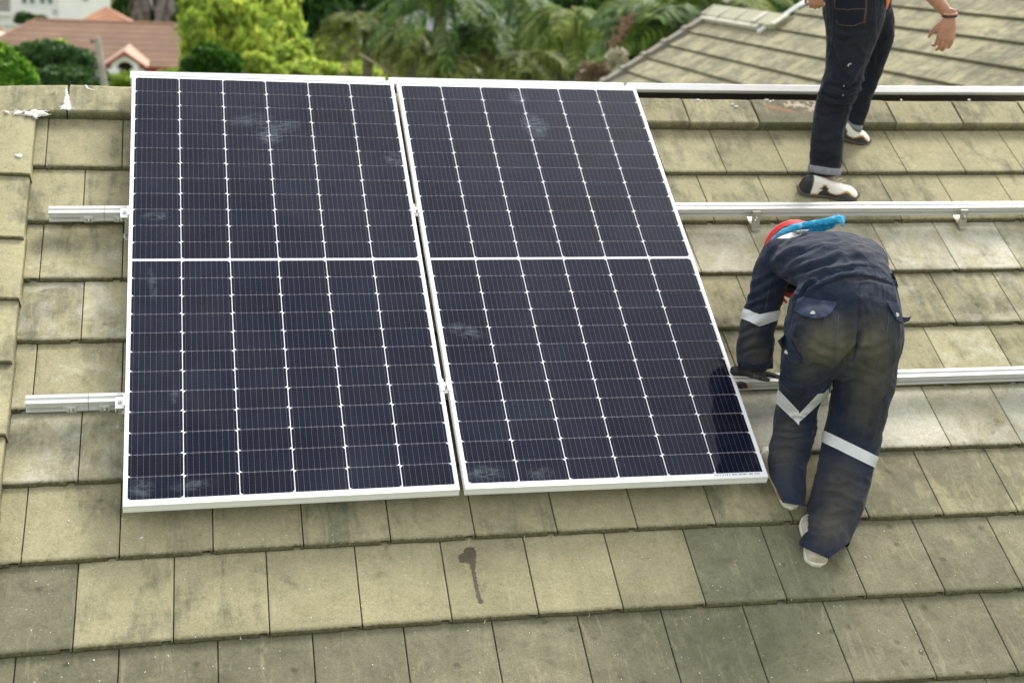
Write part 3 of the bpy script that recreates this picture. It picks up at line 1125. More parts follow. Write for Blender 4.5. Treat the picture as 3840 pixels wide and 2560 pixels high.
def onW(px, py, off=OFFW):
    d = ray(px, py)
    p = CAM + d * ((off - CAM.dot(NW)) / d.dot(NW))
    return p.x * CT + p.z * ST, p.y


lines = [[(3318, 23), (3840, 68)], [(3000, 57), (3343, 102), (3840, 154)], [(3000, 129), (3329, 180), (3840, 254)], [(2757, 156), (3000, 207), (3286, 261), (3586, 314)], [(2506, 168), (3000, 288), (3089, 311)], [(2420, 214), (2769, 315)], [(2350, 268), (2482, 312)]]
uu = [sum(onW(*p)[0] for p in l_) / len(l_) for l_ in lines]
sk = []
for l_ in lines:
    a, b = onW(*l_[0]), onW(*l_[-1])
    sk.append((a[0] - b[0]) / (a[1] - b[1]))
skew = 0.018
Ym = [sum(onW(*p)[1] for p in l_) / len(l_) for l_ in lines]
step = sum(uu[i] - uu[i + 1] for i in range(6)) / 6
u0 = [uu[i] - skew * Ym[i] for i in range(7)]
us = [u0[0] + step * k for k in range(7, 0, -1)] + u0 + [u0[-1] - step * k for k in range(1, 7)]
Yv = onW(2500, 170)[1]


def fw(y, u, n):
    """wing coordinates to world (y along the courses, u up the slope)"""
    u = u + skew * y
    base = Vector((u * CT, y, u * ST))
    return base + NW * (OFFW + n)


wing = empty('house', fw(Yv - 5, us[9], -5), 'neighbouring olive tiled wing at the upper right, rising to the right behind the walking worker', 'house')
wing.location.z = GROUND
tb = TileBuilder()
Yr1 = onW(2705, 60)[1]; Yr2 = onW(2880, 88)[1]
ur = onW(2790, 74)[0] - skew * (Yr1 + Yr2) / 2          # ridge height of the low part
Ytop_v = onW(2960, 40)[1]
for r in range(len(us) - 1):
    ub, ut = us[r + 1], us[r]
    far_end = Yv if ut < ur + 0.05 else (Yr2 - 0.25)
    for k in range(60):
        y1 = far_end - k * PIT + (0.15 if r % 2 and k else 0)
        y0 = far_end - (k + 1) * PIT + (0.15 if r % 2 else 0)
        if y1 < -1.5: break
        tb.tile(-y1, -y0, ub, ut, lambda x, s, n: fw(-x, s, n - 0.018), (0.36 + .2 * random.random(), 0.05, .4 + .3 * random.random()), thick=0.022, nx=8, ns=2, notch=False, seed=r * 3.3 + k, mossy=1.1)
o = tb.build('roof_tiles', MT_tile_far, wing)
bm = bmesh.new()
box(bm, -2, Yv - 0.01, us[-1], ur, -0.10, -0.03, fw)
box(bm, -2, Yr2 - 0.26, ur, us[0], -0.10, -0.03, fw)
obj('roof_boarding', bm, MT_under, wing)
# verge boards
MT_verge = simple('verge_grey', (0.22, 0.20, 0.155), 0.9, var=.2, scale=20, bump=.5)
bm = bmesh.new()
box(bm, Yv - 0.02, Yv + 0.16, us[-1], ur - 0.03, -0.12, 0.045, fw)
box(bm, Yv + 0.16, Yv + 0.20, us[-1], ur - 0.03, -0.22, 0.02, fw)
for r in range(7, len(us)):
    box(bm, Yv - 0.03, Yv + 0.17, us[r] - 0.02, us[r] + 0.05, 0.04, 0.062, fw)
obj('verge_board', bm, MT_verge, wing)
# short run of ridge caps with mortar joints
bm = bmesh.new()
yy = Yv + 0.15
mats = []
k = 0
while yy > Yr2 - .1:
    y0 = yy - 0.62
    f = lambda a, b, c: fw(a, b, c)
    P = [(-0.10, 0.0), (-0.095, 0.06), (0.12, 0.075), (0.30, -0.13)]
    A = [bm.verts.new(fw(yy - .006, ur + a, b)) for a, b in P]; Bv = [bm.verts.new(fw(y0 + .006, ur + a, b)) for a, b in P]
    for i in range(3): bm.faces.new((A[i], A[i + 1], Bv[i + 1], Bv[i]))
    bm.faces.new(A[::-1]); bm.faces.new(Bv)
    yy = y0; k += 1
caps = obj('ridge_caps', bm, simple('ridge_olive', (0.37, 0.36, 0.24), .9, var=.1, scale=6), wing)
bm = bmesh.new()
for j in range(k + 1):
    y_ = Yv + 0.15 - 0.62 * j
    w_ = .02 if j < k - 1 else .07
    box(bm, y_ - w_, y_ + w_, ur - 0.095, ur + 0.12, 0.062, 0.082, fw)
box(bm, Yr2, Yv + .15, ur - 0.16, ur - 0.085, 0.0, 0.05, fw)
obj('mortar_joint', bm, simple('ridge_mortar', (0.50, 0.47, 0.38), .9, var=.15), wing)
# bright mortar flashing climbing the upper verge
bm = bmesh.new()
n_ = 26
rows = []
for i in range(n_ + 1):
    u = ur - 0.22 + (us[0] - ur + 0.32) * i / n_
    wv = 0.095 + 0.05 * noise.noise(Vector((u * 3, 0, 0)))
    wv *= min(1, .12 + (i / 9) ** 2) * (1 + .35 * math.exp(-((i - 8) / 3) ** 2))
    c_ = Yr2 - 0.18 + 0.05 * noise.noise(Vector((u * 2, 4, 0)))
    rows.append([bm.verts.new(fw(c_ - wv, u, 0.012)), bm.verts.new(fw(c_ - wv * .6, u, 0.035)), bm.verts.new(fw(c_ + wv * .6, u, 0.045)), bm.verts.new(fw(c_ + wv, u, 0.0))])
for a, b in zip(rows, rows[1:]):
    for j in range(3): bm.faces.new((a[j], a[j + 1], b[j + 1], b[j]))
obj('mortar_flashing', bm, simple('flashing_white', (0.68, 0.68, 0.66), .8, var=.2, scale=9), wing, True)
bm = bmesh.new()
a, b = fw(Yv, us[-1], -.1), fw(Yv, ur, -.1)
box(bm, a.x + .5, 14, 1.0, Yv - .35, GROUND, fw(0, us[-1], 0).z + 0.1)
obj('wall', bm, MT_wall, wing)

# ---- foliage helpers
def leaf_mat(name, c1, c2, c3=None, trans=0.35):
    t = NT(name)
    g = t.n('NewGeometry')
    v = t.obj()
    nz = t.noise(v, 0.55, 4)
    f = t.math('ADD', t.math('MULTIPLY', g.outputs['Random Per Island'], 0.6), t.math('MULTIPLY', nz, 0.45))
    col = t.ramp(f, [(0.15, c1), (0.60, c2), (0.95, c3 or c2)])
    t.set(col, 0.6, 0, 0.3)
    tr = t.n('BsdfTranslucent'); t.l(col, tr.inputs['Color'])
    mx = t.n('MixShader'); mx.inputs[0].default_value = trans
    t.l(t.b.outputs[0], mx.inputs[1]); t.l(tr.outputs[0], mx.inputs[2]); t.l(mx.outputs[0], t.out.inputs['Surface'])
    return t.m


def leaves(name, C, size, mat, parent, aspect=1.7, droop=0.0, jitter=0.35):
    """many small folded leaves at the points C"""
    n = len(C)
    C = np.asarray(C)
    d = rng.normal(size=(n, 3)); d[:, 2] = d[:, 2] * (1 - droop) - droop * 2.2
    d /= np.linalg.norm(d, axis=1)[:, None]
    r = rng.normal(size=(n, 3))
    u = np.cross(d, r); u /= np.linalg.norm(u, axis=1)[:, None]
    w = np.cross(d, u)
    s = size * (1 + jitter * rng.normal(size=n)).clip(.4, 2)[:, None]
    L_ = d * s * aspect * .5; U = u * s * .5
    fold = w * s * .12
    V = np.stack([C - L_, C + U + fold, C + L_, C - U + fold], 1).reshape(-1, 3)
    me = bpy.data.meshes.new(name)
    me.vertices.add(4 * n); me.vertices.foreach_set('co', V.astype(np.float32).ravel())
    me.loops.add(4 * n); me.loops.foreach_set('vertex_index', np.arange(4 * n, dtype=np.int32))
    me.polygons.add(n); me.polygons.foreach_set('loop_start', np.arange(0, 4 * n, 4, dtype=np.int32))
    me.update(calc_edges=True); me.validate()
    return link(name, me, mat, parent)


def blob(c, r, n, lump=0.35, inner=0.45):
    """points in a lumpy shell"""
    d = rng.normal(size=(n, 3)); d /= np.linalg.norm(d, axis=1)[:, None]
    k = 3
    ph = rng.uniform(0, 6.28, (k, 3)); fr_ = rng.uniform(2, 5, (k, 3))
    l_ = sum(np.sin(d @ np.diag(fr_[i]) @ np.ones(3) * 1.3 + ph[i, 0]) * np.cos(d[:, 0] * fr_[i, 1] + ph[i, 1]) for i in range(k)) / k
    rad = (1 + lump * l_) * (1 - inner * rng.random(n) ** 2)
    return np.asarray(c) + d * rad[:, None] * np.asarray(r)


MT_bark = simple('bark', (0.17, 0.13, 0.09), .95, var=.3, scale=5, bump=.8, bscale=12, bd=.03)


def tree(name, label, blobs, size, mat, n, aspect=1.6, droop=0.0, trunk=None, cat='tree', group=None, tr=.16, lump=.35, limbs=5):
    """blobs: (px, py, Y, half width px, half height px)"""
    cs = []
    for px, py, Y, rx, ry in blobs:
        c = onY(px, py, Y); m = depth0(c) / FPX
        cs.append((c, rx * m, ry * m))
    tx, ty = (cs[0][0].x, cs[0][0].y) if trunk is None else (trunk.x, trunk.y)
    root = empty(name, (tx, ty, GROUND), label, cat, group)
    tot = sum(a * b for _, a, b in cs)
    P = np.concatenate([blob(c, (a, a * .8, b), int(n * a * b / tot) + 10, lump) for c, a, b in cs])
    P = P[P[:, 2] > GROUND + .05]
    leaves('crown', P, size, mat, root, aspect, droop)
    bm = bmesh.new()
    top = cs[0][0]
    base = Vector((tx, ty, GROUND))
    mid = base.lerp(top, .55) + Vector((.1, 0, 0)) * tr * 4
    tube(bm, [base, base.lerp(mid, .5), mid, top], [tr * 1.3, tr, tr * .8, tr * .35], 10)
    for i, (c, a, b) in enumerate(cs[1:]):
        tube(bm, [mid.lerp(top, .2 * (i % 4)), mid.lerp(c, .6), c], [tr * .5, tr * .35, tr * .12], 7)
    obj('trunk', bm, MT_bark, root, True)
    return root


def depth0(p): return -(Vector(p) - CAM).dot(BACK)


YG = leaf_mat('leaf_yellow_green', (0.108, 0.203, 0.034), (0.432, 0.553, 0.081), (0.800, 0.800, 0.135), .5)
DG = leaf_mat('leaf_dark_green', (0.016, 0.047, 0.011), (0.047, 0.115, 0.022), (0.108, 0.216, 0.041), .3)
MG = leaf_mat('leaf_mid_green', (0.041, 0.101, 0.020), (0.101, 0.216, 0.038), (0.243, 0.365, 0.068), .4)
BG_ = leaf_mat('leaf_bright_green', (0.05, 0.15, 0.015), (0.15, 0.34, 0.03), (0.33, 0.46, 0.07), .45)

# backdrop of distant dark trees (each its own tree)
spec = [(600, 10, 120, 70, 60), (735, 40, 110, 60, 70), (1190, 20, 90, 110, 85), (1080, -10, 105, 80, 60), (1330, -20, 95, 90, 80), (1500, 40, 85, 110, 110), (1700, 30, 90, 110, 120), (1900, 110, 80, 100, 120), (2120, 40, 85, 120, 130), (2330, 10, 80, 120, 120), (2560, -10, 75, 120, 90), (2780, -20, 70, 120, 80), (3000, -40, 72, 110, 70), (480, 20, 135, 40, 50), (3300, -60, 75, 140, 70), (3650, -60, 75, 150, 70)]
where = ['behind the palm trunks left of the feathery tree', 'just left of the feathery tree top', 'right of the feathery tree at the top edge', 'directly behind the feathery tree', 'above the brown drooping palm', 'behind the green palm crown', 'left of the grey roof', 'below the grey roof', 'right of the grey roof', 'behind the reddish seed cluster', 'behind the long bladed palm', 'over the low ridge of the wing', 'behind the walking worker\'s back', 'beside the white house corner', 'behind the walking worker\'s arm, above the wing', 'at the top right corner above the wing']
for i, (s_, w_) in enumerate(zip(spec, where)):
    px, py, Y, rx, ry = s_
    tree('tree', 'dark green background tree ' + w_, [s_, (px - rx * .6, py + ry * .3, Y + 1, rx * .6, ry * .7), (px + rx * .6, py + ry * .4, Y - 1, rx * .6, ry * .7), (px, py + ry * .9, Y, rx * .9, ry * .6)], .34 * Y / 80, DG if i % 3 else MG, 2600, group='dark trees in the background', tr=.25)

# feathery yellow-green tree with its hanging sprays
tree('feathery_tree', 'tall feathery yellow-green tree with hanging foliage, left of the brown palm', [(890, 110, 55, 100, 110), (800, 60, 55, 70, 75), (1000, 60, 56, 90, 90), (740, 150, 54, 50, 90), (860, 30, 56, 110, 60), (1060, 170, 55, 60, 100), (960, 190, 54, 90, 90), (790, 210, 54, 70, 80), (1100, 260, 54, 60, 60), (725, 60, 56, 50, 80), (1050, 60, 57, 60, 90), (900, -60, 58, 170, 70), (760, 270, 54, 80, 60), (930, 280, 55, 120, 50)], .20, YG, 20000, 2.8, .62, lump=.8)
tree('shrub', 'dark green rounded shrub in front of the feathery tree', [(790, 230, 40, 75, 55), (730, 255, 40, 50, 40), (860, 250, 40, 50, 45), (775, 290, 40, 110, 40)], .12, leaf_mat('leaf_shrub', (0.012, 0.045, 0.006), (0.045, 0.14, 0.012), (0.16, 0.30, 0.03), .4), 9000, 1.5, 0, cat='shrub', tr=.05)
tree('shrub', 'yellow-green bush beside the dark shrub, above the left panel', [(955, 250, 42, 60, 50), (1010, 280, 42, 60, 40), (1180, 275, 44, 120, 45), (1350, 285, 44, 90, 45), (1080, 230, 46, 60, 50), (1120, 190, 47, 50, 40), (1230, 215, 52, 80, 60), (1370, 225, 52, 80, 60), (1500, 250, 52, 80, 60)], .15, YG, 13000, 1.6, .3, cat='shrub', tr=.05)
tree('tree', 'broad dark green tree in front of the long brown roof', [(210, 240, 38, 130, 70), (300, 260, 38, 75, 60), (120, 220, 39, 70, 55), (190, 190, 38, 60, 35), (250, 300, 37, 140, 50), (340, 300, 38, 50, 40)], .13, leaf_mat('leaf_bush', (0.018, 0.050, 0.014), (0.045, 0.11, 0.028), (0.15, 0.25, 0.04), .35), 12000, 1.5, 0, tr=.12)
tree('tree', 'pale green treetop peeping over the dark tree, below the brown roof', [(215, 180, 42, 40, 18), (150, 172, 42, 20, 14)], .14, YG, 900, 1.6, 0, tr=.1)
tree('tree', 'bright large-leaved tree at the left edge, close by', [(20, 260, 15, 70, 60), (75, 280, 15, 45, 45), (30, 215, 15, 30, 28), (-40, 230, 15, 70, 70), (100, 305, 15, 40, 25), (10, 310, 15, 100, 40)], .062, BG_, 3800, 2.2, .35, tr=.06, lump=.25)
tree('shrub', 'bright green bush below the arched porch', [(500, 305, 60, 90, 30), (430, 318, 60, 40, 14), (640, 290, 62, 60, 25)], .14, leaf_mat('leaf_lime', (0.09, 0.17, 0.02), (0.22, 0.34, 0.03), (0.32, 0.42, 0.05), .45), 3000, 1.5, 0, cat='shrub', tr=.05)
tree('shrub', 'green shrub tucked against the verge of the wing below the seed cluster', [(2300, 270, 27, 60, 50), (2210, 290, 27, 60, 40), (2400, 235, 27, 60, 50)], .10, MG, 3600, 2.2, .3, cat='shrub', tr=.04)
tree('tree', 'low dark hedge tree in front of the white house', [(95, 70, 120, 35, 18), (150, 75, 120, 25, 12)], .3, DG, 900, 1.5, 0, tr=.1)

# ---- palms
def frond(V, F, root, d, Ln, droop, nl=46, ll=.55, width=.035, hang=.8, seed=0, ragged=0.0):
    """arching rib with hanging leaflets; appended to V, F"""
    d = Vector(d).normalized()
    side = d.cross(Vector((0, 0, 1))).normalized()
    pts = []
    for i in range(13):
        t_ = i / 12
        p = Vector(root) + d * (Ln * t_ * (1 - .10 * t_)) + Vector((0, 0, -droop * Ln * t_ ** 2.0))
        pts.append(p)
    def at(t_):
        k = min(int(t_ * 12), 11); f_ = t_ * 12 - k
        return pts[k].lerp(pts[k + 1], f_)
    # rib
    for i in range(12):
        w = .028 * (1 - .8 * i / 12)
        a, b = pts[i], pts[i + 1]
        base = len(V)
        V += [a - side * w, a + side * w, b + side * w * .93, b - side * w * .93, a + Vector((0, 0, -w)), b + Vector((0, 0, -w))]
        F += [(base, base + 1, base + 2, base + 3), (base, base + 3, base + 5, base + 4), (base + 1, base + 4, base + 5, base + 2)]
    for i in range(nl):
        t_ = .10 + .88 * i / nl
        p = at(t_); tg = (at(min(t_ + .03, 1)) - at(t_ - .03)).normalized()
        for s_ in (-1, 1):
            if ragged and random.random() < ragged: continue
            l = ll * (.45 + .9 * math.sin(math.pi * min(1, t_ * .95 + .08)) ** .7) * random.uniform(.85, 1.1)
            e = (side * s_ * .75 + tg * .55 + Vector((0, 0, random.uniform(-.15, .2)))).normalized()
            p1 = p + e * l * .45
            e2 = (e * (1 - hang) + Vector((0, 0, -1)) * hang + tg * .15).normalized()
            p2 = p1 + e2 * l * .6
            w = (tg - e * tg.dot(e)).normalized() * width * .5 * random.uniform(.4, .9)
            b = len(V)
            V += [p - w * .6, p + w * .6, p1 - w, p1 + w, p2 + w * .1]
            F += [(b, b + 1, b + 3, b + 2), (b + 2, b + 3, b + 4)]


def palm(label, px, py, Y, Ln, n, mat, az=(0, 360), el=(-.2, .9), droop=(.35, .7), ll=.55, hang=.8, trunk_r=.16, dry=0, width=.045, seed=1, nl=46):
    random.seed(seed)
    c = onY(px, py, Y)
    root = empty('palm_tree', (c.x, c.y + .3, GROUND), label, 'palm tree', 'palm trees behind the roof')
    V, F = [], []
    for i in range(n):
        a = math.radians(az[0] + (az[1] - az[0]) * (i + random.random() * .6) / n)
        e = random.uniform(*el)
        frond(V, F, c, (math.cos(a), math.sin(a) * .9, e), Ln * random.uniform(.8, 1.1), random.uniform(*droop), nl, ll, width, hang)
    pydata('crown', V, F, mat, root)
    bm = bmesh.new()
    rr = []
    pp = []
    for i in range(24):
        t_ = i / 23
        pp.append(Vector((c.x, c.y + .3 * (1 - t_), GROUND + (c.z - GROUND) * t_)) + Vector((.25 * math.sin(t_ * 2), 0, 0)) - Vector((.25 * math.sin(2) * t_, 0, 0)))
        rr.append(trunk_r * (1.25 - .35 * t_) * (1 + .06 * (i % 2)))
    tube(bm, pp, rr, 12)
    obj('trunk', bm, simple('palm_trunk', (0.20, 0.17, 0.12), .95, var=.3, scale=3, bump=.7, bscale=8, bd=.03), root, True)
    if dry:
        V, F = [], []
        for i in range(dry):
            a = random.uniform(0, 6.28)
            frond(V, F, c + Vector((0, 0, -.15)), (math.cos(a), math.sin(a), random.uniform(-.6, .05)), Ln * random.uniform(.45, .8), random.uniform(.8, 1.3), 30, ll * .8, width, .9)
        pydata('dry_fronds', V, F, DRY, root)
    return root


PO = leaf_mat('palm_olive', (0.022, 0.035, 0.008), (0.101, 0.142, 0.024), (0.46, 0.47, 0.10), .3)
PG = leaf_mat('palm_green', (0.014, 0.041, 0.011), (0.068, 0.149, 0.024), (0.351, 0.459, 0.081), .35)
PY = leaf_mat('palm_light', (0.027, 0.061, 0.014), (0.162, 0.243, 0.041), (0.567, 0.608, 0.135), .4)
DRY = leaf_mat('palm_dry', (0.16, 0.11, 0.065), (0.30, 0.22, 0.14), (0.45, 0.36, 0.26), .25)
DRYG = leaf_mat('palm_skirt_grey', (0.10, 0.085, 0.07), (0.25, 0.21, 0.18), (0.42, 0.38, 0.34), .2)
palm('brownish palm with a domed drooping crown right of the feathery tree', 1375, 75, 36, 1.75, 22, PO, el=(-.05, .5), droop=(.35, .62), ll=.55, hang=.92, dry=2, seed=3, width=.05)
palm('shaded olive palm with leaning trunk above the gap between the panels', 1545, 110, 34, 1.5, 20, PO, el=(-.2, .3), droop=(.45, .85), ll=.5, hang=.95, dry=3, seed=5, trunk_r=.2)
palm('tall green palm at the top edge, arching fronds to the left', 1650, -40, 30, 2.1, 22, PG, el=(-.2, .35), droop=(.35, .75), ll=.5, hang=.75, seed=9)
palm('green palm below the grey roof with drooping tips', 1835, 110, 31, 1.7, 20, PG, el=(-.3, .4), droop=(.5, .9), ll=.5, hang=.85, dry=4, seed=12)
palm('light green palm with long hanging fronds in front of the grey roof', 2130, 40, 30, 1.75, 22, PY, el=(-.35, .35), droop=(.5, .95), ll=.55, hang=.85, seed=15)
palm('low olive palm just over the right panel', 1980, 215, 28, 1.3, 20, PO, el=(-.3, .6), droop=(.5, .9), ll=.5, hang=.9, dry=4, seed=18)
palm('low dark palm over the top edge of the right panel', 1730, 230, 29, 1.3, 20, PO, el=(-.3, .6), droop=(.5, .9), ll=.5, hang=.92, dry=3, seed=21)
palm('long bladed bright green palm beside the verge of the wing', 2520, 90, 24, 1.9, 26, PG, el=(-.2, .8), droop=(.2, .55), ll=.62, hang=.35, seed=25, width=.055)
palm('bright palm with arching blades over the low ridge of the wing', 2720, -30, 25, 1.9, 22, PY, el=(-.2, .6), droop=(.25, .6), ll=.6, hang=.4, seed=27, width=.05)
palm('tall dark palm in front of the grey roof, fronds over its eave', 1960, -10, 33, 2.2, 22, PG, el=(-.3, .3), droop=(.35, .8), ll=.55, hang=.8, seed=51, nl=40)
palm('dark palm between the seed cluster and the verge', 2400, 30, 27, 1.5, 20, PG, el=(-.3, .6), droop=(.3, .7), ll=.5, hang=.6, dry=2, seed=31)
palm('palm skirted in grey dead fronds behind the brown roof, left of its pair', 528, -60, 118, 1.7, 14, DRYG, el=(-1.5, -.8), droop=(.6, 1.0), ll=.7, hang=.97, seed=41, width=.12, trunk_r=.5)
palm('palm skirted in grey dead fronds behind the brown roof, right of its pair', 625, -60, 116, 2.0, 14, DRYG, el=(-1.5, -.8), droop=(.6, 1.0), ll=.8, hang=.97, seed=43, width=.12, trunk_r=.5)
random.seed(99)
# dry fan and pale spathe near the wing verge
V, F = [], []
c = onY(2235, 300, 22)
for i in range(20):
    a = math.radians(15 + 170 * i / 19)
    frond(V, F, c, (math.cos(a) * .9, -.15, math.sin(a) * .6 + .1), .50 * random.uniform(.8, 1.15), .25, 22, .24, .025, .35)
tag(pydata('dry_fronds', V, F, DRY), 'pinkish brown dry palm fronds heaped beside the verge of the wing', 'dry fronds')
c = onY(2315, 225, 21)
P = blob(c, (.19, .12, .20), 900, .5, .8)
tag(leaves('dry_flower_head', P, .035, leaf_mat('pale_dry', (0.30, 0.27, 0.18), (0.50, 0.47, 0.34), (0.62, 0.6, 0.48), .2), None, 2.5, .3), 'pale dried flower head beside the roof verge', 'flower head')
root = empty('seed_cluster', onY(2340, 190, 23), 'reddish brown cluster of palm seeds hanging among the fronds', 'seed cluster')
bm = bmesh.new()
for i in range(260):
    t_ = random.random()
    c = onY(2365 - 75 * t_ + random.gauss(0, 14), 60 + 125 * t_ + random.gauss(0, 10), 23 + random.gauss(0, .08))
    bmesh.ops.create_icosphere(bm, subdivisions=1, radius=random.uniform(.012, .022), matrix=Matrix.Translation(c))
obj('seeds', bm, simple('seed_red', (0.26, 0.13, 0.08), .7, var=.3, scale=20), root)['kind'] = 'stuff'
bm = bmesh.new(); tube(bm, [onY(2380, 20, 23.1), onY(2350, 90, 23), onY(2290, 190, 23)], .012, 6)
obj('stalk', bm, MT_bark, root, True)
# bare branch
bm = bmesh.new(); tube(bm, [onY(1345, 200, 33), onY(1400, 235, 33), onY(1500, 300, 33.2), onY(1560, 360, 33.4), Vector((onY(1560, 360, 33.4).x, 33.4, GROUND))], [.02, .03, .035, .04, .06], 8)
tag(obj('bare_branch', bm, simple('pale_bark', (0.34, 0.28, 0.18), .9), None, True), 'thin pale bare branch slanting down under the brownish palm', 'branch')

# ---- utility pole
p0_, p1_ = onY(364, 140, 33), onY(392, 322, 33)
dirp = (p1_ - p0_).normalized()
kz = (GROUND - p0_.z) / dirp.z
pole = empty('utility_pole', p0_ + dirp * kz, 'grey leaning concrete utility pole in front of the brown roof', 'utility pole')
bm = bmesh.new(); tube(bm, [p0_ + dirp * kz * t_ for t_ in (1, .6, .3, .12, 0)], [.16, .12, .095, .085, .078], 8)
obj('pole_shaft', bm, simple('weathered_concrete', (0.34, 0.31, 0.26), .9, var=.25, scale=6, bump=.4), pole)
MT_ins = simple('insulator', (0.10, 0.09, 0.085), .5)
for dy in (.12, .42, .75, 1.05):
    bm = bmesh.new()
    p = p0_ + dirp * dy
    tube(bm, [p, p + Vector((-.14, -.02, .02))], .018, 6)
    rot_lathe(bm, [(.02, 0), (.045, .02), (.03, .05), (.045, .07), (.02, .1)], p + Vector((-.15, -.02, -.03)), Vector((0, 0, 1)), 10)
    obj('insulator', bm, MT_ins, pole)

# ---- the long brown roofed house with its arched porch
MT_brown = NT('brown_tiles')
_v = MT_brown.obj()
_w = MT_brown.n('TexWave', wave_type='BANDS', bands_direction='Z', i_Scale=1.0)
_w.inputs['Scale'].default_value = 0.9
MT_brown.l(_v, _w.inputs['Vector'])
_c = MT_brown.ramp(MT_brown.noise(_v, 0.5, 6, .65), [(0.3, (0.15, 0.088, 0.050)), (0.7, (0.24, 0.145, 0.085))])
_c = MT_brown.mix(MT_brown.math('MULTIPLY', MT_brown.math('POWER', _w.outputs['Fac'], 2.0), .75), _c, (0.10, 0.052, 0.036))
MT_brown = MT_brown.set(_c, .9)
MT_red = simple('red_fascia', (0.30, 0.065, 0.035), .7)
MT_cream = simple('cream_wall', (0.72, 0.66, 0.50), .9, var=.05, scale=2)
MT_whitew = simple('white_wall', (0.86, 0.85, 0.80), .85, var=.04, scale=1)
MT_dark = simple('dark_opening', (0.030, 0.018, 0.014), .8)
YE, YRg = 100.0, 107.0
bh = empty('house', (onY(420, 250, 104).x, 104, GROUND), 'long single storey house with brown tiled hip roof and arched porch', 'house')
R1, R2 = onY(132, 76, YRg), onY(655, 92, YRg)
R2.z = R1.z = (R1.z + R2.z) / 2
ez = onY(560, 250, YE).z
xl_, xr_ = onY(-190, 200, YE).x, onY(745, 260, YE).x
yb = YRg * 2 - YE
V = [(xl_, YE, ez), (xr_, YE, ez), (xr_, yb, ez), (xl_, yb, ez), tuple(R1), tuple(R2)]
pydata('roof', V, [(0, 1, 5, 4), (1, 2, 5), (2, 3, 4, 5), (3, 0, 4)], MT_brown, bh)
bm = bmesh.new(); box(bm, xl_, xr_, YE - .05, YE, ez - .32, ez - .02); box(bm, xr_ - .02, xr_ + .05, YE, yb, ez - .32, ez - .02)
obj('fascia', bm, MT_red, bh)
bm = bmesh.new(); box(bm, xl_ + .8, xr_ - .8, YE + .8, yb - .8, GROUND, ez - .05)
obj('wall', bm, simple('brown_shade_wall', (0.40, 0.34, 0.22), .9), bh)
for px in (250, 600, 700):
    p = onY(px, 250, YE + .8)
    bm = bmesh.new(); box(bm, p.x - .9, p.x + .9, YE + .76, YE + .82, ez - 2.0, ez - .7)
    w_ = obj('window', bm, MT_dark, bh)
# ridge and hip capping
bm = bmesh.new()
tube(bm, [R1, R2], .14, 8)
for a, b in ((R1, V[0]), (R1, V[3]), (R2, V[1]), (R2, V[2])): tube(bm, [a, Vector(b)], .12, 8)
obj('ridge_caps', bm, simple('brown_caps', (0.30, 0.17, 0.115), .9), bh)
# porch
YP = 96.0
A_, Bp, Pk = onY(390, 238, YP), onY(548, 238, YP), onY(466, 190, YP)
cx_ = (A_.x + Bp.x) / 2; hw = (Bp.x - A_.x) / 2; ze = (A_.z + Bp.z) / 2; zp = Pk.z
arc_c = onY(470, 262, YP); ro = (onY(523, 262, YP).x - onY(415, 262, YP).x) / 2; ri = ro * .60
bm = bmesh.new()
out = [(cx_ - ro * 1.0, ze - .25), (cx_ - ro, ze), (cx_, zp - .25), (cx_ + ro, ze), (cx_ + ro, arc_c.z)]
arc = [(cx_ + ri * math.cos(a), arc_c.z + ri * math.sin(a)) for a in (math.pi * k / 16 for k in range(17))]
poly = [(cx_ - ro, arc_c.z), (cx_ - ro, ze), (cx_, zp - .2), (cx_ + ro, ze), (cx_ + ro, arc_c.z)] + arc
f_ = [bm.verts.new((x, YP, z)) for x, z in poly]; b_ = [bm.verts.new((x, YP + .35, z)) for x, z in poly]
bm.faces.new(f_); bm.faces.new(b_[::-1])
for i in range(len(poly)): bm.faces.new((f_[i], f_[(i + 1) % len(poly)], b_[(i + 1) % len(poly)], b_[i]))
obj('porch_gable', bm, MT_cream, bh)
bm = bmesh.new()
ring = []
for k in range(25):
    a = math.pi * k / 24
    ring.append([bm.verts.new((cx_ + r_ * math.cos(a), y_, arc_c.z + r_ * math.sin(a))) for r_, y_ in ((ri - .02, YP + .3), (ri - .02, YP - .08), (ro * .97, YP - .12), (ro * .97, YP + .02))])
for a, b in zip(ring, ring[1:]):
    for j in range(3): bm.faces.new((a[j], a[j + 1], b[j + 1], b[j]))
obj('arch', bm, MT_whitew, bh)
for s_ in (-1, 1):
    x = cx_ + s_ * (ri + ro) / 2
    bm = bmesh.new()
    rot_lathe(bm, [(.30, 0), (.30, .25), (.22, .3), (.20, arc_c.z - GROUND - .5), (.28, arc_c.z - GROUND - .35), (.42, arc_c.z - GROUND - .3), (.46, arc_c.z - GROUND + .05)], Vector((x, YP + .15, GROUND)), Vector((0, 0, 1)), 16)
    obj('column', bm, MT_whitew, bh, True)
bm = bmesh.new()
g = .25
for y0_, y1_, mat_i in ((YP - .45, YE + 2.5, 0),):
    for s_ in (-1, 1):
        P = [(cx_, zp), (cx_ + s_ * hw * 1.08, ze - .18)]
        a = [bm.verts.new((P[0][0], y0_, P[0][1])), bm.verts.new((P[1][0], y0_, P[1][1])), bm.verts.new((P[1][0], y1_, P[1][1])), bm.verts.new((P[0][0], y1_ + 2.0, P[0][1]))]
        bm.faces.new(a)
obj('porch_roof', bm, simple('porch_tiles', (0.42, 0.27, 0.19), .9, var=.15, scale=1), bh)
bm = bmesh.new()
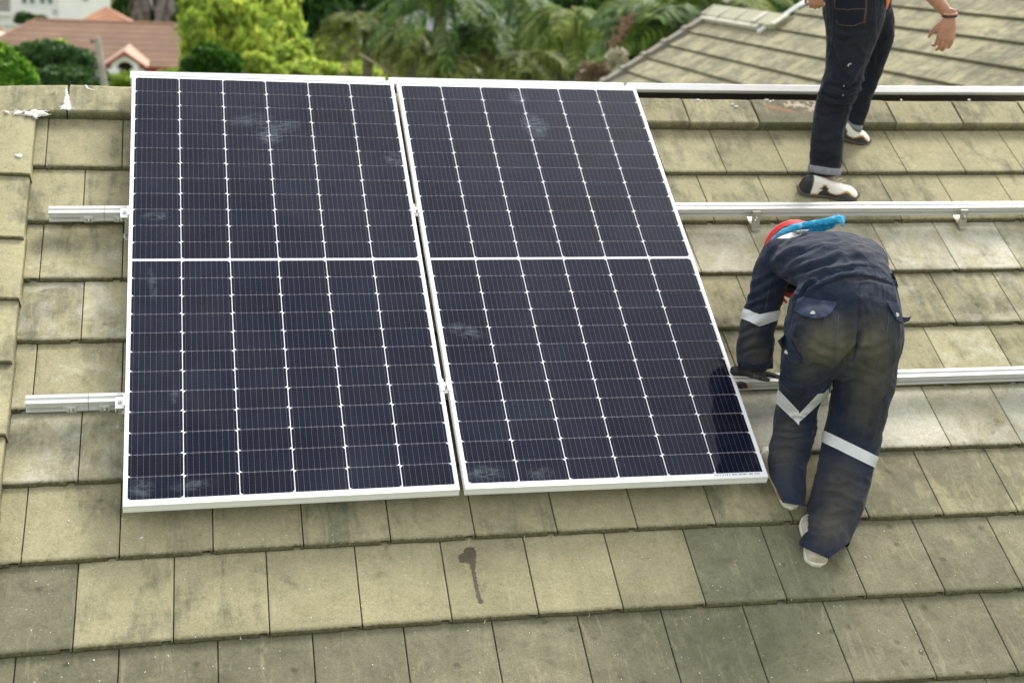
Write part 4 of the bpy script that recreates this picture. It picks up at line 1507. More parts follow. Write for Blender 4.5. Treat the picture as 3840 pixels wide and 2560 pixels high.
for s_ in (-1, 1):
    a = [(cx_, zp), (cx_ + s_ * hw * 1.08, ze - .18), (cx_ + s_ * hw * 1.08, ze - .38), (cx_, zp - .24)]
    f_ = [bm.verts.new((x, YP - .5, z)) for x, z in a]; b_ = [bm.verts.new((x, YP - .42, z)) for x, z in a]
    bm.faces.new(f_); bm.faces.new(b_[::-1])
    for i in range(4): bm.faces.new((f_[i], f_[(i + 1) % 4], b_[(i + 1) % 4], b_[i]))
obj('porch_fascia', bm, MT_red, bh)
bm = bmesh.new(); box(bm, cx_ - ri, cx_ + ri, YP + 1.6, YP + 1.7, GROUND, arc_c.z + ri)
obj('porch_back', bm, MT_dark, bh)

# second, pyramidal brown roof behind
ph_ = empty('house', (onY(398, 60, 122).x, 122, GROUND), 'house with orange-brown pyramid roof peeping over the long brown roof', 'house')
ap = onY(398, 24, 122); ew = onY(520, 96, 118).x - onY(278, 96, 118).x; ez2 = onY(398, 100, 118).z
V = [(ap.x - ew / 2, 122 - ew / 2, ez2), (ap.x + ew / 2, 122 - ew / 2, ez2), (ap.x + ew / 2, 122 + ew / 2, ez2), (ap.x - ew / 2, 122 + ew / 2, ez2), tuple(ap)]
pydata('roof', V, [(0, 1, 4), (1, 2, 4), (2, 3, 4), (3, 0, 4)], simple('orange_brown', (0.36, 0.17, 0.09), .9, var=.15, scale=.8), ph_)
bm = bmesh.new(); box(bm, ap.x - ew / 2 + .5, ap.x + ew / 2 - .5, 122 - ew / 2 + .5, 122 + ew / 2 - .5, GROUND, ez2)
obj('wall', bm, MT_cream, ph_)

# white two storey house
wh = empty('house', (onY(200, 60, 150).x, 150, GROUND), 'white two storey house with green windows at the top left', 'house')
def wbox(x0, x1, y_top, y_bot, Y, dpt, name='wall', mat=None):
    a, b = onY(x0, 40, Y), onY(x1, 40, Y)
    bm = bmesh.new(); box(bm, a.x, b.x, Y, Y + dpt, onY(x0, y_bot, Y).z if y_bot is not None else GROUND, onY(x0, y_top, Y).z)
    return obj(name, bm, mat or MT_whitew, wh)
wbox(-400, 222, -120, None, 152, 9); wbox(222, 420, -130, None, 148, 13); 
wbox(0, 222, 78, 95, 151.4, .7, 'ledge', MT_whitew)
wbox(-80, 42, 44, 55, 150.8, 1.2, 'balcony', MT_whitew)
for i in range(10): 
    x = -60 + i * 10
    wbox(x, x + 2.2, -5, 44, 150.9, .06, 'baluster', simple('grey_rail', (.42, .40, .38), .7))
wbox(-80, 42, -6, -2, 150.9, .06, 'handrail', simple('grey_rail2', (.42, .40, .38), .7))
wbox(-80, 38, -60, 44, 151.9, .2, 'balcony_door', simple('door_shade', (.30, .27, .24), .8))
MT_wg = simple('green_glass', (0.10, 0.17, 0.11), .3)
for x in (84, 114, 152, 181):
    wf = wbox(x - 2.5, x + 18, -60, 16, 151.85, .2, 'window_frame', simple('window_white', (.80, .84, .86), .7))
    wbox(x + 1, x + 15, -55, 13, 151.7, .16, 'pane', MT_wg)
wbox(198, 206, 36, 54, 151.6, .4, 'meter_box', simple('meter_grey', (.5, .5, .48), .7))
bm = bmesh.new(); p = onY(320, -4, 147.9); rot_lathe(bm, [(.01, 0), (.28, .02), (.28, .12)], p, Vector((0, -1, 0)), 16); obj('lamp', bm, simple('lamp_grey', (.3, .33, .34), .6), wh)
wbox(415, 440, -120, None, 140, 1.0, 'column', simple('brown_post', (.36, .25, .17), .9)); wbox(444, 466, -120, None, 139, .9, 'column', MT_cream)
a = onY(-60, 90, 130)
lr = empty('house', (a.x, 130, GROUND), 'brown roof corner at the left edge below the white house', 'house')
V = [tuple(onY(-260, 130, 126)), tuple(onY(40, 118, 126)), tuple(onY(-30, 86, 131)), tuple(onY(-260, 86, 131))]
pydata('roof', V, [(0, 1, 2, 3)], MT_brown, lr)
bm = bmesh.new(); box(bm, V[0][0], V[1][0] - .3, 126.3, 132, GROUND, min(V[0][2], V[1][2])); obj('wall', bm, MT_cream, lr)

# grey roofed house behind the palms
gh = empty('house', (onY(1900, 60, 64).x, 64, GROUND), 'pale grey roofed house glimpsed between the palms', 'house')
MT_groof = simple('grey_roof', (0.20, 0.20, 0.225), .8, var=.12, scale=3)
a, b = onY(1655, 125, 62), onY(2085, 150, 62)
c, d = onY(2040, -60, 69), onY(1760, -60, 69)
b.z = a.z; c.z = d.z
yb2 = 76
V = [tuple(a), tuple(b), tuple(c), tuple(d), (a.x, yb2, a.z), (b.x, yb2, a.z)]
pydata('roof', V, [(0, 1, 2, 3), (1, 5, 2), (4, 0, 3), (5, 4, 3, 2)], MT_groof, gh)
bm = bmesh.new(); box(bm, a.x, b.x, 61.9, 62.0, a.z - .3, a.z - .01); obj('fascia', bm, simple('white_fascia', (.80, .80, .76), .8), gh)
bm = bmesh.new(); box(bm, a.x + .6, b.x - .6, 62.6, yb2 - .6, GROUND, a.z - .02); obj('wall', bm, MT_whitew, gh)
# ------------------------------------------------------------------ people
def depth(p): return -(Vector(p) - CAM).dot(BACK)


def proj(p):
    r = Vector(p) - CAM
    z = -r.dot(BACK)
    return (1920 + FPX * r.dot(RIGHT) / z) / D, (1280 - FPX * r.dot(UP) / z) / D


def pxr(w, p): return w / 2 * depth(p) / (FPX / D)


class Body:
    def __init__(s): s.bm = bmesh.new()

    def chain(s, pts, side, seg=20, sub=4, power=1.0):
        """pts: (position, half width, half depth); smooth elliptical limb"""
        P = [Vector(p[0]) for p in pts]; A = [p[1] for p in pts]; B = [p[2] for p in pts]
        n = len(P)

        def cr(L, i, t):
            a, b, c, d = L[max(i - 1, 0)], L[i], L[min(i + 1, n - 1)], L[min(i + 2, n - 1)]
            return (b * 2 + (c - a) * t + (a * 2 - b * 5 + c * 4 - d) * t * t + (b * 3 - a - c * 3 + d) * t ** 3) * 0.5
        Q = []
        for i in range(n - 1):
            for k in range(sub):
                t = k / sub
                Q.append((cr(P, i, t), cr(A, i, t), cr(B, i, t)))
        Q.append((P[-1], A[-1], B[-1]))
        side = Vector(side)
        rings = []
        m = len(Q)
        # rounded ends
        d0 = (Q[0][0] - Q[1][0]).normalized(); d1 = (Q[-1][0] - Q[-2][0]).normalized()
        ext0 = [(Q[0][0] + d0 * Q[0][2] * 0.5, Q[0][1] * .75, Q[0][2] * .75)]
        ext1 = [(Q[-1][0] + d1 * Q[-1][2] * 0.5, Q[-1][1] * .75, Q[-1][2] * .75)]
        Q = ext0 + Q + ext1
        m = len(Q)
        for i in range(m):
            d = (Q[min(i + 1, m - 1)][0] - Q[max(i - 1, 0)][0]).normalized()
            u = (side - d * side.dot(d)).normalized()
            v = d.cross(u)
            rings.append([s.bm.verts.new(Q[i][0] + u * math.cos(t) * Q[i][1] + v * math.sin(t) * Q[i][2]) for t in (2 * math.pi * k / seg for k in range(seg))])
        for a, b in zip(rings, rings[1:]):
            for k in range(seg): s.bm.faces.new((a[k], a[(k + 1) % seg], b[(k + 1) % seg], b[k]))
        s.bm.faces.new(rings[0][::-1]); s.bm.faces.new(rings[-1])

    def ball(s, c, r, scale=(1, 1, 1)):
        m = Matrix.Translation(c) @ Matrix.Diagonal((*scale, 1))
        bmesh.ops.create_icosphere(s.bm, subdivisions=3, radius=r, matrix=m)

    def mesh(s, name, voxel, smooth=2, disp=None):
        bmesh.ops.recalc_face_normals(s.bm, faces=s.bm.faces)
        me = bpy.data.meshes.new(name + '_src')
        s.bm.to_mesh(me); s.bm.free()
        o = bpy.data.objects.new('tmp', me)
        scene.collection.objects.link(o)
        md = o.modifiers.new('r', 'REMESH'); md.mode = 'VOXEL'; md.voxel_size = voxel
        dg = bpy.context.evaluated_depsgraph_get()
        out = bpy.data.meshes.new_from_object(o.evaluated_get(dg))
        bpy.data.objects.remove(o); bpy.data.meshes.remove(me)
        out.name = name
        nv = len(out.vertices)
        co = np.empty(nv * 3, np.float32); out.vertices.foreach_get('co', co); co = co.reshape(-1, 3).astype(np.float64)
        ed = np.empty(len(out.edges) * 2, np.int32); out.edges.foreach_get('vertices', ed); ed = ed.reshape(-1, 2)
        deg = np.bincount(ed.ravel(), minlength=nv).astype(float)[:, None]; deg[deg == 0] = 1

        def lap(c, k):
            for _ in range(k):
                acc = np.zeros_like(c)
                np.add.at(acc, ed[:, 0], c[ed[:, 1]]); np.add.at(acc, ed[:, 1], c[ed[:, 0]])
                c = c * 0.4 + acc / deg * 0.6
            return c
        co = lap(co, smooth)
        out.vertices.foreach_set('co', co.astype(np.float32).ravel()); out.update()
        if disp:
            nr = np.empty(nv * 3, np.float32); out.vertices.foreach_get('normal', nr); nr = nr.reshape(-1, 3)
            for i in range(nv):
                p = Vector(co[i]); nn = Vector(nr[i])
                co[i] += np.array(nn * disp(p, nn))
            co = lap(co, 1)
            out.vertices.foreach_set('co', co.astype(np.float32).ravel()); out.update()
        for p in out.polygons: p.use_smooth = True
        return out


def seg_dist(x, y, a, b):
    dx, dy = b[0] - a[0], b[1] - a[1]
    L = dx * dx + dy * dy
    t = max(0, min(1, ((x - a[0]) * dx + (y - a[1]) * dy) / L)) if L else 0
    return math.hypot(x - a[0] - dx * t, y - a[1] - dy * t), t


def folds(creases, base, freq, amp2=0.0035):
    """cloth relief: measured creases plus running wrinkles"""
    def f(p, n):
        x, y = proj(p)
        w = (Vector((p.x * freq[0], p.y * freq[1], p.z * freq[2])))
        w2 = noise.noise(w + Vector((3 * noise.noise(p * 5), 0, 2.5 * noise.noise(p * 4 + Vector((5, 1, 2))))))
        d = base * (1 - 2 * abs(w2)) - base * 0.4
        d += amp2 * noise.noise(p * 9)
        if n.dot(BACK) > 0.0:
            for pts, dep, wd in creases:
                dep, wd = dep * 1.35, wd * .8
                best = 1e9; tb = 0
                for i in range(len(pts) - 1):
                    if abs(x - pts[i][0]) > 120 and abs(x - pts[i + 1][0]) > 120: continue
                    ds, t = seg_dist(x, y, pts[i], pts[i + 1])
                    if ds < best: best = ds; tb = (i + t) / (len(pts) - 1)
                if best < wd * 3.5:
                    k = math.sin(math.pi * min(max(tb, .08), .92)) ** .6
                    e = best / wd
                    d += dep * k * (-math.exp(-e * e) + 0.75 * math.exp(-((e - 1.7) / .8) ** 2))
        return d
    return f


def paint(me, name, fn):
    a = me.attributes.new(name, 'FLOAT', 'POINT')
    a.data.foreach_set('value', np.array([fn(v.co) for v in me.vertices], np.float32))


def bvh_of(me):
    return BVHTree.FromPolygons([v.co[:] for v in me.vertices], [p.vertices[:] for p in me.polygons])


def patch2d(name, poly, bvh, off, mat, parent, thick=0.0, step=5, fall=None, bulge=None):
    """a sewn-on piece: outline from the photograph, lying on the cloth"""
    bm = bmesh.new()
    vs = [bm.verts.new((x, y, 0)) for x, y in poly]
    bm.faces.new(vs)
    for ax in (0, 1):
        lo = min(p[ax] for p in poly); hi = max(p[ax] for p in poly)
        k = lo + step
        while k < hi:
            co = [0, 0, 0]; co[ax] = k; no = [0, 0, 0]; no[ax] = 1
            bmesh.ops.bisect_plane(bm, geom=bm.verts[:] + bm.edges[:] + bm.faces[:], plane_co=co, plane_no=no, dist=1e-4)
            k += step
    last = None
    for v in bm.verts:
        x, y = v.co.x, v.co.y
        d = ray(x * D, y * D).normalized()
        hit, nn, i, dist = bvh.ray_cast(CAM, d)
        o = off + (bulge(x, y) if bulge else 0)
        if hit is not None and (fall is None or abs(hit.y - fall) < 0.25):
            v.co = hit - d * o; last = hit.y
        else:
            v.co = q(x, y, fall if fall is not None else (last or 0)) - d * o
    if thick:
        r = bmesh.ops.extrude_face_region(bm, geom=bm.faces[:])
        for v in [g for g in r['geom'] if isinstance(g, bmesh.types.BMVert)]:
            v.co -= (CAM - v.co).normalized() * (-thick)
    bmesh.ops.recalc_face_normals(bm, faces=bm.faces)
    return obj(name, bm, mat, parent, True)


def strip(pts, w):
    L = []; R = []
    n = len(pts)
    for i, p in enumerate(pts):
        a = pts[max(i - 1, 0)]; b = pts[min(i + 1, n - 1)]
        dx, dy = b[0] - a[0], b[1] - a[1]
        l = math.hypot(dx, dy) or 1
        L.append((p[0] - dy / l * w / 2, p[1] + dx / l * w / 2)); R.append((p[0] + dy / l * w / 2, p[1] - dx / l * w / 2))
    return L + R[::-1]


def band(name, me, cutsets, center, radius, mat, parent, off=0.003):
    """reflective tape round a limb: slices of the cloth mesh between planes"""
    for cuts in cutsets:
        bm = bmesh.new(); bm.from_mesh(me)
        bmesh.ops.delete(bm, geom=[f for f in bm.faces if (f.calc_center_median() - center).length > radius], context='FACES')
        for a, b, sign in cuts:
            A, B = ray(a[0] * D, a[1] * D), ray(b[0] * D, b[1] * D)
            no = A.cross(B).normalized() * sign
            bmesh.ops.bisect_plane(bm, geom=bm.verts[:] + bm.edges[:] + bm.faces[:], plane_co=CAM, plane_no=no, clear_outer=True, dist=1e-5)
        bm.normal_update()
        for v in bm.verts: v.co += v.normal * off
        obj(name, bm, mat, parent, True)


def hand(B, wrist, f, pn, th, size=1.0, curl=(0.3, 0.35, 0.35, 0.4), fat=1.0, spread=0.06, thumb_curl=0.25):
    """f finger direction, pn where the palm faces, th side of the thumb"""
    f = Vector(f).normalized(); th = Vector(th); th = (th - f * th.dot(f)).normalized()
    pn = Vector(pn); pn = (pn - f * pn.dot(f) - th * pn.dot(th)).normalized()
    w = Vector(wrist); S = size
    B.chain([(w - f * .03 * S, .026 * S * fat, .019 * S * fat), (w, .027 * S * fat, .018 * S * fat), (w + f * .035 * S, .037 * S * fat, .016 * S * fat), (w + f * .07 * S, .041 * S * fat, .014 * S * fat), (w + f * .088 * S, .038 * S * fat, .011 * S * fat)], th, 20, 3)
    L = (.074, .082, .076, .060)
    for i in range(4):
        o = (1.5 - i) * .0205 * S
        base = w + f * (.080 - abs(i - 1.2) * .003) * S + th * o
        ang = (1.5 - i) * spread
        d = (f + th * ang).normalized()
        c = curl[i]
        p = [(base - d * .012 * S, .0088 * S * fat, .0086 * S * fat)]
        cur = base
        a = c * 0.6
        for k, fr_ in enumerate((.46, .30, .24)):
            dd = (d * math.cos(a) + pn * math.sin(a)).normalized()
            nxt = cur + dd * L[i] * fr_ * S
            p.append((cur, .0092 * S * fat * (1 - .07 * k), .0088 * S * fat * (1 - .07 * k)))
            cur = nxt
            a += c * (1.25 if k == 0 else 0.8)
        p.append((cur, .0066 * S * fat, .0062 * S * fat))
        B.chain(p, th, 12, 3)
    b = w + f * .018 * S + th * .022 * S
    d1 = (f * .75 + th * .72 + pn * .25).normalized(); d2 = (f * .95 + th * .25 + pn * thumb_curl).normalized()
    B.chain([(b - d1 * .01 * S, .014 * S * fat, .013 * S * fat), (b + d1 * .022 * S, .013 * S * fat, .012 * S * fat), (b + d1 * .042 * S, .0102 * S * fat, .010 * S * fat), (b + d1 * .042 * S + d2 * .024 * S, .0098 * S * fat, .0092 * S * fat), (b + d1 * .042 * S + d2 * .046 * S, .0068 * S * fat, .006 * S * fat)], pn, 12, 3)


def shoe(parent, heel, toe, up, width, mats, upper_h=0.055, collar=0.085, sole_t=0.02, color_fn=None, name='shoe'):
    """heel/toe: ends of the sole on the ground"""
    heel, toe, up = Vector(heel), Vector(toe), Vector(up).normalized()
    f = (toe - heel); Ln = f.length; f.normalize(); up = (up - f * up.dot(f)).normalized(); sd_ = f.cross(up)
    T = [0, .012, .045, .11, .22, .38, .52, .66, .80, .91, .97, 1.0]
    Wd = [.30, .54, .74, .82, .82, .75, .80, .95, 1.0, .86, .60, .30]
    Ht = [collar * .55, collar * .80, collar * .96, collar * 1.02, collar, collar * .92, .066, .054, .046, .038, .029, .02]
    bm = bmesh.new()
    n = 22
    rings = []
    for t_, w_, h in zip(T, Wd, Ht):
        r = []
        for k in range(n):
            a = 2 * math.pi * k / n
            ca, sa = math.cos(a), math.sin(a)
            x = w_ * width / 2 * (abs(ca) ** .75) * (1 if ca > 0 else -1)
            y = sole_t * .8 + (h - sole_t * .8) * (max(sa, 0) ** .8 if sa > 0 else 0)
            if sa > 0 and t_ < .5: x *= 1 - .28 * sa
            if sa > 0 and t_ >= .5: x *= 1 - .12 * sa
            r.append(bm.verts.new(heel + f * (t_ * Ln) + sd_ * x + up * y))
        rings.append(r)
    for a, b in zip(rings, rings[1:]):
        for k in range(n): bm.faces.new((a[k], a[(k + 1) % n], b[(k + 1) % n], b[k]))
    bm.faces.new(rings[0][::-1]); bm.faces.new(rings[-1])
    bmesh.ops.recalc_face_normals(bm, faces=bm.faces)
    bmesh.ops.subdivide_edges(bm, edges=bm.edges[:], cuts=3, use_grid_fill=True, smooth=0.3)
    me = bpy.data.meshes.new(name); bm.to_mesh(me); bm.free()
    o = link(name, me, mats[0], parent, True)
    if color_fn:
        a = me.color_attributes.new('tone', 'FLOAT_COLOR', 'POINT')
        cl = []
        for v in me.vertices:
            r = v.co - heel
            cl.append((*color_fn(r.dot(f) / Ln, r.dot(sd_) / width, r.dot(up)), 1))
        a.data.foreach_set('color', np.array(cl, np.float32).ravel())
    # sole
    bm = bmesh.new()
    R = []
    for y, g in ((0.0, .96), (.004, 1.03), (sole_t * .9, 1.06), (sole_t, 1.02)):
        r = []
        for side in (1, -1):
            rng_ = range(len(T)) if side == 1 else range(len(T) - 1, -1, -1)
            for i in rng_:
                tt = T[i]
                e = (-.008 if i == 0 else (.008 if i == len(T) - 1 else 0)) * g
                spring = .010 * max(0, (tt - .75) / .25) ** 2
                r.append(bm.verts.new(heel + f * (tt * Ln + e) + sd_ * side * Wd[i] * width / 2 * g + up * (y + spring)))
        R.append(r)
    m = len(R[0])
    for a, b in zip(R, R[1:]):
        for k in range(m): bm.faces.new((a[k], a[(k + 1) % m], b[(k + 1) % m], b[k]))
    bm.faces.new(R[0][::-1]); bm.faces.new(R[-1])
    bmesh.ops.recalc_face_normals(bm, faces=bm.faces)
    obj('sole', bm, mats[1], o, True)
    return o


def cloth_material(name, base, alt, dirt_col, weave=900, wr=0.45):
    t = NT(name)
    v = t.obj()
    n1 = t.noise(v, 7, 6, 0.65, 0.5)
    n2 = t.noise(v, 45, 4, 0.6)
    wv = t.noise(v, weave, 2)
    col = t.mix(t.math('MULTIPLY', t.math('SUBTRACT', n1, 0.35), 2.2, clamp=True), base, alt)
    da = t.attr('dirt')
    df = t.math('ADD', t.math('SUBTRACT', n1, 0.5), t.math('MULTIPLY', t.math('SUBTRACT', n2, 0.5), 0.5))
    df = t.math('MULTIPLY', t.math('ADD', da.outputs['Fac'], t.math('MULTIPLY', df, t.math('ADD', 0.35, t.math('MULTIPLY', da.outputs['Fac'], 1.3)))), 1.0, clamp=True)
    col = t.mix(df, col, t.mix(n2, dirt_col, tuple(c * 0.55 for c in dirt_col)))
    col = t.mix(1.0, col, t.ramp(wv, [(0.3, 0.85), (0.7, 1.15)]), 'MULTIPLY')
    vs = t.obj((1, 1, 0.6))
    def rdg(sc, di, pw):
        nn = t.noise(vs, sc, 3, 0.5, di)
        a_ = t.math('ABSOLUTE', t.math('SUBTRACT', t.math('MULTIPLY', nn, 2.0), 1.0))
        return t.math('POWER', t.math('SUBTRACT', 1.0, t.math('MULTIPLY', a_, 1.6, clamp=True)), pw)
    h = t.math('ADD', t.math('ADD', t.math('MULTIPLY', rdg(4.5, 1.0, 1.8), 1.6), t.math('MULTIPLY', rdg(11, 0.8, 1.4), 0.35)), t.math('MULTIPLY', wv, 0.04))
    t.set(col, 0.88, 0, 0.2, h, wr, 0.012)
    t.b.inputs['Sheen Weight'].default_value = 0.08
    return t.m


MT_navy = cloth_material('coverall_navy', (0.007, 0.0125, 0.029), (0.016, 0.025, 0.050), (0.155, 0.138, 0.094))
MT_navy_hi = simple('coverall_flap', (0.016, 0.026, 0.055), 0.85, var=0.3, scale=30, bump=0.3, bscale=60)
MT_seam = simple('coverall_seam', (0.003, 0.005, 0.012), 0.9)
MT_stitch = simple('pale_stitching', (0.085, 0.092, 0.095), 0.9)
MT_refl = simple('reflective_tape', (0.60, 0.61, 0.60), 0.45, 0.1, var=0.06, scale=20, bump=0.35, bscale=35, bd=0.004)
MT_glove = simple('black_glove', (0.018, 0.017, 0.015), 0.8, var=0.3, scale=60, bump=0.4, bscale=150)
MT_dot = simple('glove_dots', (0.22, 0.20, 0.16), 0.6)
MT_skin = NT('skin')
_v = MT_skin.obj()
MT_skin.b.inputs['Subsurface Weight'].default_value = 0.06
MT_skin.b.inputs['Subsurface Radius'].default_value = (0.01, 0.004, 0.002)
MT_skin = MT_skin.set(MT_skin.ramp(MT_skin.noise(_v, 22, 5), [(0.3, (0.40, 0.205, 0.125)), (0.7, (0.52, 0.285, 0.185))]), 0.5, 0, 0.35, MT_skin.noise(_v, 120, 4), 0.25, 0.002)
MT_hair = simple('black_hair', (0.012, 0.010, 0.009), 0.5, bump=0.6, bscale=120)
MT_white = simple('canvas_white', (0.52, 0.46, 0.36), 0.8, var=0.12, scale=25, bump=0.3, bscale=120)
MT_whsole = simple('rubber_white', (0.74, 0.71, 0.60), 0.6, var=0.1, scale=30)
MT_helmet = simple('red_helmet', (0.62, 0.018, 0.012), 0.28, var=0.05)
MT_bluecl = NT('blue_cloth')
_v = MT_bluecl.obj()
MT_bluecl = MT_bluecl.set(MT_bluecl.ramp(MT_bluecl.noise(_v, 26, 4, 0.6, 1.0), [(0.25, (0.01, 0.17, 0.34)), (0.5, (0.03, 0.34, 0.56)), (0.7, (0.20, 0.56, 0.74))]), 0.8, 0, 0.2, MT_bluecl.noise(_v, 70, 3, 0.6, 1.5), 0.5, 0.004)
UPn = Vector((0, -ST, CT))

# ---- the bending worker
wk = empty('person', onRoof(1850 * D, 1230 * D, -H), 'bending worker in a dirty navy coverall and red helmet, gripping the lower rail', 'person', 'roof workers')


def L(px, py, w, Y, k=0.92):
    p = q(px, py, Y)
    return (p, pxr(w, p), pxr(w, p) * k)


XR = RIGHT
right_leg = [L(1994, 735, 150, .00, .95), L(1999, 780, 150, -.005, .98), L(1995, 830, 134, .01, .98), L(1985, 880, 138, .03), L(1971, 940, 136, .05), L(1957, 1010, 131, .05), L(1942, 1070, 124, .01), L(1923, 1150, 124, -.05), L(1902, 1205, 116, -.09), L(1890, 1245, 112, -.145), L(1888, 1300, 106, -.20)]
left_leg = [L(1870, 740, 134, .02, .95), L(1866, 790, 132, .03, .98), L(1853, 850, 124, .07), L(1840, 895, 106, .11), L(1829, 935, 96, .14), L(1822, 990, 98, .14), L(1811, 1050, 92, .11), L(1811, 1095, 84, .05), L(1808, 1135, 82, .0), L(1808, 1172, 82, -.03)]
torso = [L(1938, 815, 150, .03, .9), L(1940, 770, 250, .0, .56), L(1942, 722, 262, .0, .58), L(1946, 668, 226, .06, .60), L(1935, 630, 222, .14, .60), L(1918, 608, 250, .24, .56), L(1900, 597, 262, .34, .50), L(1884, 592, 236, .42, .45), L(1866, 592, 160, .48, .60), L(1850, 604, 130, .53, .7)]
arm_l = [L(1835, 575, 90, .42, .9), L(1797, 590, 96, .43, .9), L(1776, 625, 88, .43, .95), L(1762, 665, 82, .42), L(1752, 705, 78, .41), L(1742, 745, 82, .40), L(1735, 790, 86, .40), L(1732, 832, 78, .40)]
arm_r = [L(1925, 580, 90, .42, .9), L(1968, 592, 92, .44, .9), L(1985, 650, 80, .48, .95), L(1975, 715, 74, .50), L(1945, 775, 70, .47), L(1922, 825, 60, .43)]


def clothes(extra=0.0):
    B = Body()
    for c in (right_leg, left_leg, torso, arm_l, arm_r):
        B.chain([(p, a + extra, b + extra) for p, a, b in c], XR, 24, 4)
    # seat of the trousers
    B.ball(q(1885, 765, -.03), 0.115, (1.0, .85, 1.05)); B.ball(q(1998, 760, -.04), 0.12, (1.0, .85, 1.05))
    return B


CRE = [([(1840, 655), (1880, 640), (1930, 622), (1985, 615)], .008, 7), ([(1835, 672), (1865, 655), (1890, 640)], .010, 6), ([(1830, 690), (1850, 668), (1868, 650)], .010, 5),
       ([(1950, 640), (2000, 640), (2050, 655)], .003, 5),
       ([(1800, 640), (1850, 625), (1900, 605), (1930, 590)], .009, 9), ([(1790, 610), (1830, 585), (1880, 570)], .007, 10), ([(1812, 655), (1850, 640), (1890, 628)], .008, 7),
       ([(1770, 590), (1800, 565), (1850, 545)], .005, 8), ([(1940, 600), (1975, 590), (2020, 600)], .004, 9),
       ([(1722, 690), (1750, 675), (1790, 650)], .007, 6), ([(1725, 660), (1755, 645), (1795, 620)], .006, 7), ([(1715, 712), (1740, 700), (1785, 690)], .006, 6),
       ([(1700, 790), (1725, 775), (1760, 770)], .006, 7), ([(1700, 770), (1725, 752), (1765, 745)], .005, 6), ([(1697, 815), (1730, 800), (1768, 800)], .005, 6),
       ([(1915, 850), (1945, 825), (1965, 800), (1972, 770)], .012, 8), ([(1972, 800), (1973, 760), (1974, 720)], .006, 7),
       ([(1905, 850), (1870, 840), (1830, 850)], .007, 8), ([(1925, 845), (1960, 850), (2010, 870)], .006, 9), ([(1960, 800), (2000, 805), (2040, 790)], .005, 9),
       ([(1860, 780), (1890, 800), (1930, 810)], .005, 9), ([(1800, 870), (1840, 880), (1880, 860)], .006, 8),
       ([(1790, 975), (1830, 960), (1870, 975)], .007, 6), ([(1783, 990), (1820, 995), (1868, 985)], .007, 5), ([(1780, 1010), (1815, 1012), (1865, 1005)], .006, 6), ([(1776, 1035), (1810, 1030), (1850, 1042)], .006, 6), ([(1775, 1065), (1805, 1055), (1842, 1068)], .006, 6),
       ([(1900, 1085), (1930, 1080), (1985, 1110)], .006, 8), ([(1885, 1110), (1925, 1120), (1970, 1105)], .006, 7), ([(1870, 1140), (1910, 1135), (1965, 1160)], .006, 8), ([(1860, 1180), (1900, 1190), (1950, 1180)], .006, 8), ([(1850, 1215), (1890, 1222), (1935, 1210)], .005, 7),
       ([(1945, 880), (1940, 930), (1930, 975)], .005, 10), ([(2010, 900), (2000, 960), (1990, 1010)], .005, 10)]
wm = clothes().mesh('coverall', 0.0062, 2, folds(CRE, 0.0058, (13, 9, 11), .0045))
DIRT = [(1900, 770, 52, 48, .95), (2012, 770, 44, 55, .85), (1935, 800, 60, 35, .7), (1880, 810, 40, 30, .8), (2005, 850, 48, 60, .75), (1995, 930, 45, 60, .65), (1850, 860, 30, 25, .4), (1810, 990, 30, 50, .55), (1800, 1060, 30, 40, .5), (1925, 1130, 50, 70, .75),
        (1900, 1210, 45, 40, .65), (1960, 635, 60, 16, .35), (1730, 780, 28, 45, .65), (1745, 825, 30, 22, .4), (1790, 560, 20, 14, .12), (1990, 560, 30, 30, .15), (1850, 930, 25, 20, .2), (2040, 620, 20, 16, .3), (1965, 560, 40, 20, .15)]


def dirt(p):
    x, y = proj(p); s_ = 0.02
    for cx_, cy_, rx, ry, a in DIRT: s_ += a * 0.62 * math.exp(-((x - cx_) / rx) ** 2 - ((y - cy_) / ry) ** 2)
    return min(s_, 0.8)


# open hems: the cloth is cut, not closed, round the ankles
_bm = bmesh.new(); _bm.from_mesh(wm)
for c_, r_, a_, b_ in ((left_leg[-2][0], .17, (1766, 1090), (1802, 1162)), (left_leg[-2][0], .17, (1790, 1153), (1840, 1160)), (right_leg[-1][0], .13, (1836, 1252), (1905, 1284)), (right_leg[-1][0], .13, (1900, 1285), (1944, 1250))):
    A_, B_ = ray(a_[0] * D, a_[1] * D), ray(b_[0] * D, b_[1] * D)
    no_ = A_.cross(B_).normalized()
    fs = [f for f in _bm.faces if (f.calc_center_median() - c_).length < r_]
    if fs is not None and r_ == .17: fs = [f for f in fs if proj(f.calc_center_median())[0] < 1852]
    g_ = set(fs)
    for f in fs: g_.update(f.verts); g_.update(f.edges)
    bmesh.ops.bisect_plane(_bm, geom=list(g_), plane_co=CAM, plane_no=no_, clear_outer=True, dist=1e-5)
_bm.to_mesh(wm); _bm.free()
paint(wm, 'dirt', dirt)
cov = link('coverall', wm, MT_navy, wk, True)
bv = bvh_of(wm)
